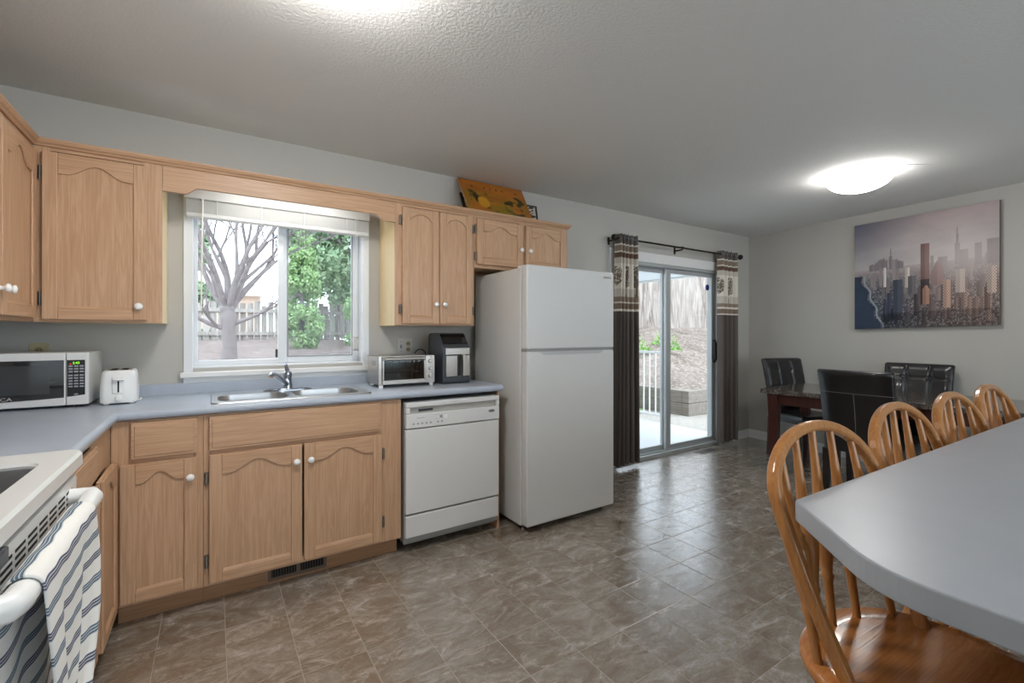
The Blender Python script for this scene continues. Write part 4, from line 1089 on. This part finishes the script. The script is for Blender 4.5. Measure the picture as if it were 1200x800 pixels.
# parsons chairs
def parsons(label, loc, rz, tuft=True):
    m = thing('dining_chair', label, 'chair', (0, 0, 0), 'black leather dining chairs')
    W = .235
    # faces -y in local space; backrest upholstered to the seat, curved top rolling backwards
    n = 14
    def yb(z): t = max(0, (z-.40)/.60); return .20+.02*t+.075*t**2.2
    q = MB(); R_ = []
    for i in range(n+3):
        z = .40+.60*min(i, n)/n; k = 1.0
        if i == n: z -= .012
        if i > n: z = 1.0-.004+.005*(i-n-1); k = .62 if i == n+1 else .2
        y = yb(z); w_ = W*(.93+.07*min(1, i/n)); th = (.036-.006*min(1, i/n))*k; w_ -= (1-k)*.014; bw = .010*k
        cv = lambda x: -.020*(1-(x/W)**2)*0+.022*(x/W)**2*-1
        P_ = []
        for x, sd in [(-w_+bw, -1), (-w_*.5, -1), (0, -1), (w_*.5, -1), (w_-bw, -1), (w_, -.5), (w_, .5), (w_-bw, 1), (w_*.5, 1), (0, 1), (-w_*.5, 1), (-w_+bw, 1), (-w_, .5), (-w_, -.5)]:
            P_.append((x, y+sd*th+cv(x), z))
        R_.append(P_)
    q.rings(R_, smooth=True)
    bk = q.build('backrest', 'leather', m)
    def front(u, v):
        x = (u*2-1)*W*.93; z = .47+.515*v; eu = min(u, 1-u)*2; ev = min(v, 1-v)*2
        puff = .014*(1-(1-min(1, eu*5))**2)*(1-(1-min(1, ev*6))**2)
        for xx in (-.08, .08):
            puff -= .012*math.exp(-((x-xx)/.010)**2)
            for zb in (.88, .70): puff -= .012*math.exp(-((x-xx)**2+(z-zb)**2)/.022**2)
        for zb in (.88, .70): puff -= .004*math.exp(-((z-zb)/.012)**2)
        return (x, yb(z)-.034-.022*(x/W)**2-puff, z)
    if tuft: MB().grid(front, 60, 60).build('tufted_cushion', 'leather', bk, recalc=False)
    q = MB(); zz = .835; ys = yb(zz)
    q.tube([(W*.97*t, ys+.0325-.022*t*t, zz) for t in [-1+i/6 for i in range(13)]], .002, 6)
    q.tube([(0, yb(.42+.415*i/8)+.0335, .42+.415*i/8) for i in range(9)], .002, 6); q.build('seam', 'stitch', bk)
    if tuft:
        for i, xx in enumerate((-.08, .08)):
            for z in (.88, .70):
                q = MB(); q.ball((xx, yb(z)-.032, z), .011, .007, .011, 12, 6); q.build('button', 'leather', bk)
    q = MB(); R_ = []
    for z, k in ((.385, 1), (.40, 1.01), (.445, 1.01), (.462, .97), (.468, .9)):
        R_.append([(x*k, -.02+y*k, z) for x, y in rrect(-.232, .232, -.225, .185, .03)])
    q.rings(R_); q.build('seat', 'leather', m)
    for sx_ in (-1, 1):
        q = MB(); q.rings([[(sx_*.205+a*h_, -.21+b_*h_+dy, z) for a, b_ in ((-1, -1), (1, -1), (1, 1), (-1, 1))] for z, h_, dy in ((0, .016, -.0), (.39, .024, .0))], smooth=False); q.build('leg', 'ebony', m)
        q = MB(); q.rings([[(sx_*.205+a*h_, .185+b_*h_+dy, z) for a, b_ in ((-1, -1), (1, -1), (1, 1), (-1, 1))] for z, h_, dy in ((0, .016, .03), (.2, .02, .010), (.40, .024, .0))], smooth=False); q.build('leg', 'ebony', m)
    m.location = loc; m.rotation_euler = (0, 0, rz)
    return m
parsons('black leather dining chair with plain stitched back to the room, near side of the table', (4.11, 1.415, 0), PI/2, True)
parsons('black tufted leather dining chair at the far end of the table nearest the sliding door', (5.0, 2.29, 0), -.35)
parsons('black tufted leather dining chair between the table and the right wall, under the canvas', (4.94, 1.42, 0), -PI/2+.05)

# ================================================================ PENINSULA
PZ = .935
m = thing('peninsula_counter', 'grey laminate breakfast peninsula with angled corner in the right foreground', 'counter', (2.2, -.1, 0))
P = [(.975, .463), (3.15, .41), (3.15, -.62), (.775, -.62), (.775, .10)]
def corner(a, b_, c_, r, n=8):
    a, b_, c_ = Vector(a), Vector(b_), Vector(c_); u = (a-b_).normalized(); v = (c_-b_).normalized()
    return [tuple(b_+u*r*(1-t)**2+v*r*t**2) for t in [i/n for i in range(n+1)]]
poly = corner(P[4], P[0], P[1], .012)+[P[1], P[2], P[3]]+corner(P[3], (.790, .262), P[0], .07)
q = MB(); q.prism(poly, PZ-.040, PZ); q.build('top', 'laminate_g', m, bevel=.003)
q = MB(); q.box(1.05, -.56, .10, 3.13, .02, PZ-.04); q.box(1.07, -.50, 0, 3.13, -.03, .10); q.build('base', 'oak_z', m, bevel=.003)

# windsor stools
def windsor():
    m = thing('windsor_chair', 'x', 'chair', (0, 0, 0), 'wooden spindle-back chairs behind the peninsula')
    zs = .594; H, lean, w_, wb, h1 = .476, .327, .216, .172, .338
    def hp(x, q_): return Vector((x, q_*math.sin(lean), zs+q_*math.cos(lean)))
    L = []
    for i in range(12): q_ = -.012+(h1+.012)*i/12; L.append((wb+(w_-wb)*math.sin(PI/2*max(q_, 0)/h1), q_))
    for i in range(13): a = PI/2*i/12; L.append((w_*math.cos(a), h1+(H-h1)*math.sin(a)))
    pts = [hp(-x, q_) for x, q_ in L]+[hp(x, q_) for x, q_ in L[::-1][1:]]
    q = MB(); R_ = []
    nrm = Vector((0, math.cos(lean), -math.sin(lean)))
    mlen = len(pts)
    for j, p in enumerate(pts):
        t = (pts[min(j+1, mlen-1)]-pts[max(j-1, 0)]).normalized(); s_ = t.cross(nrm).normalized()
        R_.append([tuple(p+s_*a*.0125+nrm*b_*.0135) for a, b_ in ((-1, -.55), (-.55, -1), (.55, -1), (1, -.55), (1, .55), (.55, 1), (-.55, 1), (-1, .55))])
    q.rings(R_, smooth=False); q.build('bow', 'honey', m, bevel=.002)
    # spindles
    for k in range(5):
        u = (k-2)/2
        b0 = Vector((u*.168, .105-.052*u*u, zs-.005))
        xt = u*.155; a = math.acos(min(1, abs(xt)/w_)); tq = h1+(H-h1)*math.sin(a)
        t0 = hp(xt, tq); d = t0-b0; Ls = d.length
        q = MB(); prof4 = [(0, .0085), (.10, .0095), (.16, .0105), (.19, .013), (.21, .0125), (.225, .0135), (.34, .018), (.50, .0195), (.60, .0165), (.635, .0125), (.65, .0145), (.67, .012), (.68, .0095), (.80, .0075), (1, .0065)]
        prof4 = [(0, .0085), (.14, .0095), (.22, .0105), (.245, .0145), (.26, .0115), (.30, .0135), (.42, .021), (.52, .024), (.555, .0225), (.575, .0185), (.59, .020), (.605, .0135), (.74, .0105), (.88, .0085), (1, .0075)]
        q.tube([tuple(b0+d*t) for t, _ in prof4], [r for _, r in prof4], 10, sx=1, sy=1)
        q.build('spindle', 'honey', m)
    # seat
    q = MB(); N = 44; R_ = []
    def outl(k):
        P_ = []
        for i in range(N):
            a = 2*PI*i/N; cx_, sy_ = math.cos(a), math.sin(a)
            e = 2.6; rx = .225; ry = .215
            rad = (abs(cx_)**e+abs(sy_)**e)**(-1/e)
            x = rx*cx_*rad; y = ry*sy_*rad
            if y > 0: x *= 1-.10*(y/ry)**2
            P_.append((x*k, -.075+y*k))
        return P_
    for k, z in ((.90, zs-.036), (.98, zs-.030), (1.0, zs-.018), (.99, zs-.004), (.955, zs+.001), (.80, zs-.003), (.5, zs-.010), (.02, zs-.010)):
        R_.append([(x, y, z) for x, y in outl(k)])
    q.rings(R_); q.build('seat', 'honey_seat', m)
    # legs and stretchers
    tips = []
    for sx_ in (-1, 1):
        for sy_ in (-1, 1):
            a = Vector((sx_*.14, -.075+sy_*.13, zs-.032)); b_ = Vector((sx_*.215, -.075+sy_*.20, 0)); d = b_-a
            pr = [(0, .012), (.08, .015), (.16, .020), (.26, .021), (.32, .014), (.34, .018), (.36, .014), (.55, .018), (.62, .014), (.75, .017), (.95, .011), (1, .011)]
            q = MB(); q.tube([tuple(a+d*t) for t, _ in pr], [r for _, r in pr], 12); q.build('leg', 'honey', m)
            tips.append((a, d))
    def at_(i, t): return tips[i][0]+tips[i][1]*t
    for i, j, t in ((0, 1, .66), (2, 3, .66), (0, 2, .78), (1, 3, .56)):
        a, b_ = at_(i, t), at_(j, t)
        q = MB(); q.tube([tuple(a+(b_-a)*s_) for s_ in (0, .25, .5, .75, 1)], [.008, .011, .013, .011, .008], 10); q.build('stretcher', 'honey', m)
    return m
W0 = windsor()
def copy_tree(o, parent=None):
    c = o.copy(); COL.objects.link(c); c.parent = parent
    for ch in list(o.children): copy_tree(ch, c)
    return c
spots = [(1.206, .384, -.055, 'honey oak spindle-back chair nearest the camera at the angled peninsula corner'),
         (1.745, .392, -.02, 'honey oak spindle-back chair behind the peninsula, second from the angled corner'),
         (2.225, .378, -.02, 'honey oak spindle-back chair behind the peninsula, third from the angled corner'),
         (2.690, .372, -.02, 'honey oak spindle-back chair behind the peninsula, farthest along at the right edge')]
stools = [W0]+[copy_tree(W0) for _ in spots[1:]]
for o, (x, y, r, lb) in zip(stools, spots): o.location = (x, y, 0); o.rotation_euler = (0, 0, r); o['label'] = lb

# ================================================================ OUTDOORS
tag(MB().box(2.7, YB+.15, -.16, 5.67, 7.6, -.08).build('patio_slab', 'concrete'), 'pale concrete patio slab outside the sliding door', 'patio')
g = MB().grid(lambda u, v: (2.75+14*u, YB+.15+12*v, -.17+.01*math.sin(u*40)*math.sin(v*37)), 30, 30).build('path_ground', 'gravel', recalc=False); struct(g)
vb = vnoise(21, 12)
def bank(u, v):
    x = 6.98+8*u; y = 3.4+14*v
    yy = max(0, y-5.12-.0*(x-7)); dist = min(yy, (x-6.98))
    rise = .26+.34*min(dist, 4.6)+.10*(vb(u*3, v*3)-.5)*min(1, dist*2)
    if y < 5.14: rise = -.17
    return (x, y, rise)
struct(MB().grid(lambda u, v: (6.98+8*u, 5.16+12*v, .24+.30*min(8*u, 12*v, 4.5)+.10*(vb(u*2.5, v*3.5)-.5)*min(1, 8*u)), 80, 100).build('bank_ground', 'bank_soil', recalc=False))
m = thing('retaining_wall', 'weathered timber retaining wall at the foot of the soil bank', 'retaining wall', (7, 5.1, -.17))
for i, (z0, z1) in enumerate(((-.17, .05), (.05, .27))):
    MB().box(6.86-.0*i, 5.10, z0, 7.0, 11.5, z1-.004).build('timber', 'timber', m, bevel=.012)
    q = MB(); q.box(6.86, 4.96, z0, 12.5, 5.10, z1-.004).build('timber', M['timber'], m, bevel=.012)
# patio cover
m = thing('patio_cover', 'white boarded patio roof above the slab outside the sliding door', 'patio cover', (4.3, 5.2, 2.1))
q = MB()
for k in range(22): q.box(2.75+.143*k, YB+.16, 2.12, 2.75+.143*k+.136, 7.6, 2.135)
q.build('soffit_board', 'soffit', m, bevel=.002)
MB().box(2.72, YB+.16, 2.145, 5.98, 7.65, 2.20).build('roof_deck', 'roof', m)
MB().box(5.90, YB+.16, 2.09, 5.96, 7.6, 2.145).build('fascia', 'white', m)
# railing
m = thing('railing', 'white metal baluster railing along the patio edge', 'railing', (5.72, 5.6, -.08))
MB().box(5.70, 4.62, .955, 5.75, 7.5, .99).build('top_rail', 'white', m, bevel=.003)
MB().box(5.705, 4.62, .0, 5.745, 7.5, .03).build('bottom_rail', 'white', m, bevel=.003)
for y in (4.60, 7.5): MB().box(5.70, y-.025, -.16, 5.75, y+.025, .99).build('post', 'white', m, bevel=.003)
for k in range(24):
    MB().box(5.717, 4.72+.115*k, .03, 5.733, 4.736+.115*k, .955).build('baluster', 'white', m)
# bank fence: boards leaning slightly
def board_fence(name, label, A, B, n, z0, z1, lean=.0, gap=.012, jitter=.05, group=None, rails=True, thick=.03, mt='fence_wood'):
    A, B = Vector(A), Vector(B); d = (B-A); L = d.length; d.normalize(); nv = Vector((-d.y, d.x, 0))
    m = thing(name, label, 'fence', tuple((A+B)/2+Vector((0, 0, z0))))
    wd = L/n; q = MB()
    for k in range(n):
        s0 = k*wd; s1 = s0+wd-gap; za = z0+(B.z-A.z)*k/n+jitter*(random.random()-.5)*.4; zb = z1+(B.z-A.z)*k/n+jitter*(random.random()-.5); ln = lean+(.03 if lean < .1 else .004)*(random.random()-.5)
        off = nv*(random.random()*.012)
        V = []
        for o_ in (off, off+nv*thick):
            for s_, z in ((s0, za), (s1, za), (s1+ln*(zb-za), zb), (s0+ln*(zb-za), zb)): p = A+d*s_+o_; V.append((p.x, p.y, z))
        q.add(V, [(0, 1, 2, 3), (4, 7, 6, 5), (0, 4, 5, 1), (1, 5, 6, 2), (2, 6, 7, 3), (3, 7, 4, 0)])
    q.build('boards', mt, m)
    if rails:
        for z in (z0+.12, z1-.22):
            q = MB(); V = []
            for o_ in (nv*-.045, nv*-.005):
                for s_, zz in ((0, z), (L, z+(B.z-A.z)), (L, z+.08+(B.z-A.z)), (0, z+.08)): p = A+d*s_+o_; V.append((p.x, p.y, zz))
            q.add(V, [(0, 1, 2, 3), (4, 7, 6, 5), (0, 4, 5, 1), (1, 5, 6, 2), (2, 6, 7, 3), (3, 7, 4, 0)]); q.build('rail', 'fence_wood', m)
    return m
board_fence('wooden_fence', 'tall weathered plank fence on top of the soil bank beyond the patio', (12.6, 4.6, 0), (10.4, 11.5, 0), 24, 1.42, 3.7, lean=.16, gap=.002, mt='plank')
# yard in front of the kitchen window
def yard(u, v):
    x = -5+7.55*u; y = 4.1+20*v
    return (x, y, .98+.016*(y-4.1)+.05*(vb(u*4, v*4)-.5))
struct(MB().grid(yard, 60, 80).build('yard_ground', 'soil', recalc=False))
struct(MB().box(2.50, 4.1, -.17, 2.62, 17, 1.06).build('yard_retaining', 'timber'))
struct(MB().box(-5, 4.02, -.17, 2.6, 4.12, .95).build('yard_kerb', 'timber'))
board_fence('wooden_fence', 'old weathered picket fence at the back of the yard, seen through the kitchen window', (-4.5, 11.0, 0), (3.6, 12.4, 0), 58, 1.10, 1.95, lean=.0, gap=.03, jitter=.12)
board_fence('wooden_fence', 'weathered side fence at the left of the kitchen window view', (-.62, 6.0, 0), (-1.7, 11.2, 0), 26, 1.0, 2.0, gap=.02, jitter=.05, rails=False)
# bare tree
m = thing('bare_tree', 'bare leafless tree with pale bark in the yard outside the kitchen window', 'tree', (.135, 5.3, 1.0))
q = MB(); rt = random.Random(5)
def limb(p, d, L, r, dep):
    pts = [p]; rs_ = [r]; n = 5
    for i in range(n):
        d = (d+Vector((rt.uniform(-.16, .16), rt.uniform(-.16, .16), rt.uniform(-.04, .12)))).normalized()
        pts.append(pts[-1]+d*(L/n)); rs_.append(r*(1-.55*(i+1)/n)+(.0015 if dep < 3 else .004)*rt.random())
    q.tube([tuple(a) for a in pts], rs_, 8 if dep > 2 else 5)
    if dep <= 0: return
    for k in range(3 if dep > 1 else 4):
        t = rt.uniform(.35, 1) if k else 1; i = min(n, int(t*n)); 
        a = rt.uniform(0, 2*PI); sp = rt.uniform(.45, .85)
        nd = (d+Vector((math.cos(a)*sp, math.sin(a)*sp*.7, rt.uniform(-.1, .35)))).normalized()
        limb(pts[i], nd, L*rt.uniform(.62, .85), max(rs_[i]*.68, .003), dep-1)
tp_ = [(.135, 5.3, .98), (.14, 5.3, 1.15), (.128, 5.3, 1.32), (.13, 5.3, 1.45), (.12, 5.3, 1.52)]
q.tube(tp_, [.078, .064, .060, .070, .050], 14)
q.ball((.122, 5.3, 1.50), .066, .06, .075, 14, 10)
for a, sp, L in ((2.9, .75, .75), (.2, .7, .7), (1.7, .35, .85), (-1.4, .35, .85), (3.6, .45, .9), (.9, .5, .85), (-.4, .55, .8)):
    limb(Vector((.125, 5.3, 1.47)), Vector((math.cos(a)*sp, math.sin(a)*sp, 1)).normalized(), L, .031, 4)
limb(Vector((.13, 5.3, 1.30)), Vector((-.9, 0, .35)).normalized(), .42, .028, 2)
limb(Vector((.13, 5.3, 1.34)), Vector((.9, .1, .3)).normalized(), .40, .024, 2)
q.build('trunk', 'bark', m)
# foliage
def leafcloud(q, cf, n, size, rnd):
    for _ in range(n):
        p, nrm = cf(rnd)
        s_ = size*rnd.uniform(.6, 1.3)
        u = Vector((rnd.gauss(0, 1), rnd.gauss(0, 1), rnd.gauss(0, 1))).normalized(); v = u.cross(nrm if abs(u.dot(nrm)) < .95 else Vector((0, 0, 1))).normalized()
        q.add([tuple(p-u*s_), tuple(p+v*s_*.45), tuple(p+u*s_), tuple(p-v*s_*.45)], [(0, 1, 2, 3)])
def cone_shrub(label, x, y, z0, h, r, mat, n, seed, name='cedar_tree', trunk=.05, size=.05, lump=9, group=None):
    m = thing(name, label, 'tree', (x, y, z0), group); rnd = random.Random(seed)
    q = MB(); q.cyl((x, y, z0-.05), (x, y, z0+h*.8), trunk, 8, r1=trunk*.3); q.build('trunk', 'bark', m)
    lumps = []
    for k in range(lump*6):
        t = rnd.random()**.9; rad = r*(1-t)**.55*(.55+.45*math.sin(min(1, t*6)*PI/2)); a = rnd.uniform(0, 2*PI)
        lumps.append((Vector((x+rad*.72*math.cos(a), y+rad*.72*math.sin(a), z0+.05+h*t*.95)), r*rnd.uniform(.22, .42)))
    def cf(rn):
        c_, rr_ = rn.choice(lumps); d = Vector((rn.gauss(0, 1), rn.gauss(0, 1), rn.gauss(0, 1)*1.2)).normalized()
        return c_+d*rr_*rn.uniform(.75, 1.05), d
    q = MB(); leafcloud(q, cf, n, size, rnd); q.build('foliage', mat, m, recalc=False)
cone_shrub('bright green cedar shrub standing in front of the fence, seen behind the window mullion', 1.14, 7.6, 1.02, 1.75, .34, 'leaf_l', 14000, 1, size=.03)
cone_shrub('bright green rounded cedar shrub at the right side of the window view', 2.32, 8.3, 1.05, 1.25, .50, 'leaf_l', 14000, 2, size=.034)
cone_shrub('ivy covered evergreen at the left edge of the window view', -.42, 12.9, 1.0, 3.4, .6, 'leaf_d', 7000, 3, name='evergreen_tree', size=.09)
def crown_tree(label, x, y, z0, ht, rx, ry, rz, n, seed, mat='leaf_d', size=.11):
    m = thing('evergreen_tree', label, 'tree', (x, y, z0)); rnd = random.Random(seed)
    q = MB(); q.tube([(x, y, z0), (x+.1, y, z0+ht*.5), (x, y, z0+ht)], [.16, .12, .08], 10)
    for k in range(9):
        a = rnd.uniform(0, 2*PI); q.tube([(x, y, z0+ht*.5), (x+rx*.5*math.cos(a), y+ry*.5*math.sin(a), z0+ht*.9), (x+rx*.95*math.cos(a), y+ry*.95*math.sin(a), z0+ht*1.0+rnd.uniform(-.5, .5))], [.07, .05, .02], 6)
    q.build('trunk', 'bark', m)
    lumps = [(Vector((x+rx*rnd.uniform(-1, 1), y+ry*rnd.uniform(-1, 1), z0+ht+rz*rnd.uniform(-1, 1))), rnd.uniform(.25, .55)) for _ in range(46)]
    def cf(rn):
        c_, rr_ = rn.choice(lumps); d = Vector((rn.gauss(0, 1), rn.gauss(0, 1), rn.gauss(0, .8))).normalized(); return c_+d*rr_*rn.uniform(.5, 1.05), d
    q = MB(); leafcloud(q, cf, n, size, rnd); q.build('foliage', mat, m, recalc=False)
crown_tree('large spreading evergreen tree rising behind the fence at the right of the window view', 3.2, 10.6, 1.0, 2.6, 1.9, 1.2, 1.35, 26000, 6, size=.075)
crown_tree('dark dense evergreen far behind the picket fence', 4.4, 14.5, 1.0, 1.9, 2.4, 1.0, 1.6, 12000, 9, size=.14)
# neighbour's house beyond
m = thing('house', 'pale peach neighbouring house with gabled roof beyond the picket fence', 'house', (-.4, 20, 1.0))
MB().box(-2.6, 18.5, 1.0, 1.4, 22, 2.6).build('wall', 'house_wall', m)
MB().prism([(-3.0, 2.55), (1.8, 2.55), (-.6, 4.1)], 18.2, 22.3, 'acb').build('roof', 'roof', m)
# low plants
for i, (x, y, z, r) in enumerate(((6.35, 5.92, -.17, .28), (6.5, 6.62, -.17, .30), (6.3, 7.3, -.17, .30), (8.7, 7.6, .84, .22), (9.4, 7.6, .98, .22), (9.0, 6.9, .86, .16))):
    m = thing('leafy_plant', 'low bright green plant on the ground behind the railing' if i < 3 else 'small green sprig growing on the soil bank below the plank fence', 'plant', (x, y, z), 'ground plants behind the railing' if i < 3 else 'green sprigs on the soil bank'); rnd = random.Random(40+i)
    def cf(rn):
        a = rn.uniform(0, 2*PI); t = math.sqrt(rn.random())*r; return Vector((x+t*math.cos(a), y+t*math.sin(a), z+.02+.42*(1-t/r)*rn.random())), Vector((0, 0, 1))
    q = MB(); leafcloud(q, cf, 900 if i < 3 else 260, .035, rnd); q.build('leaves', 'leaf_g', m, recalc=False)
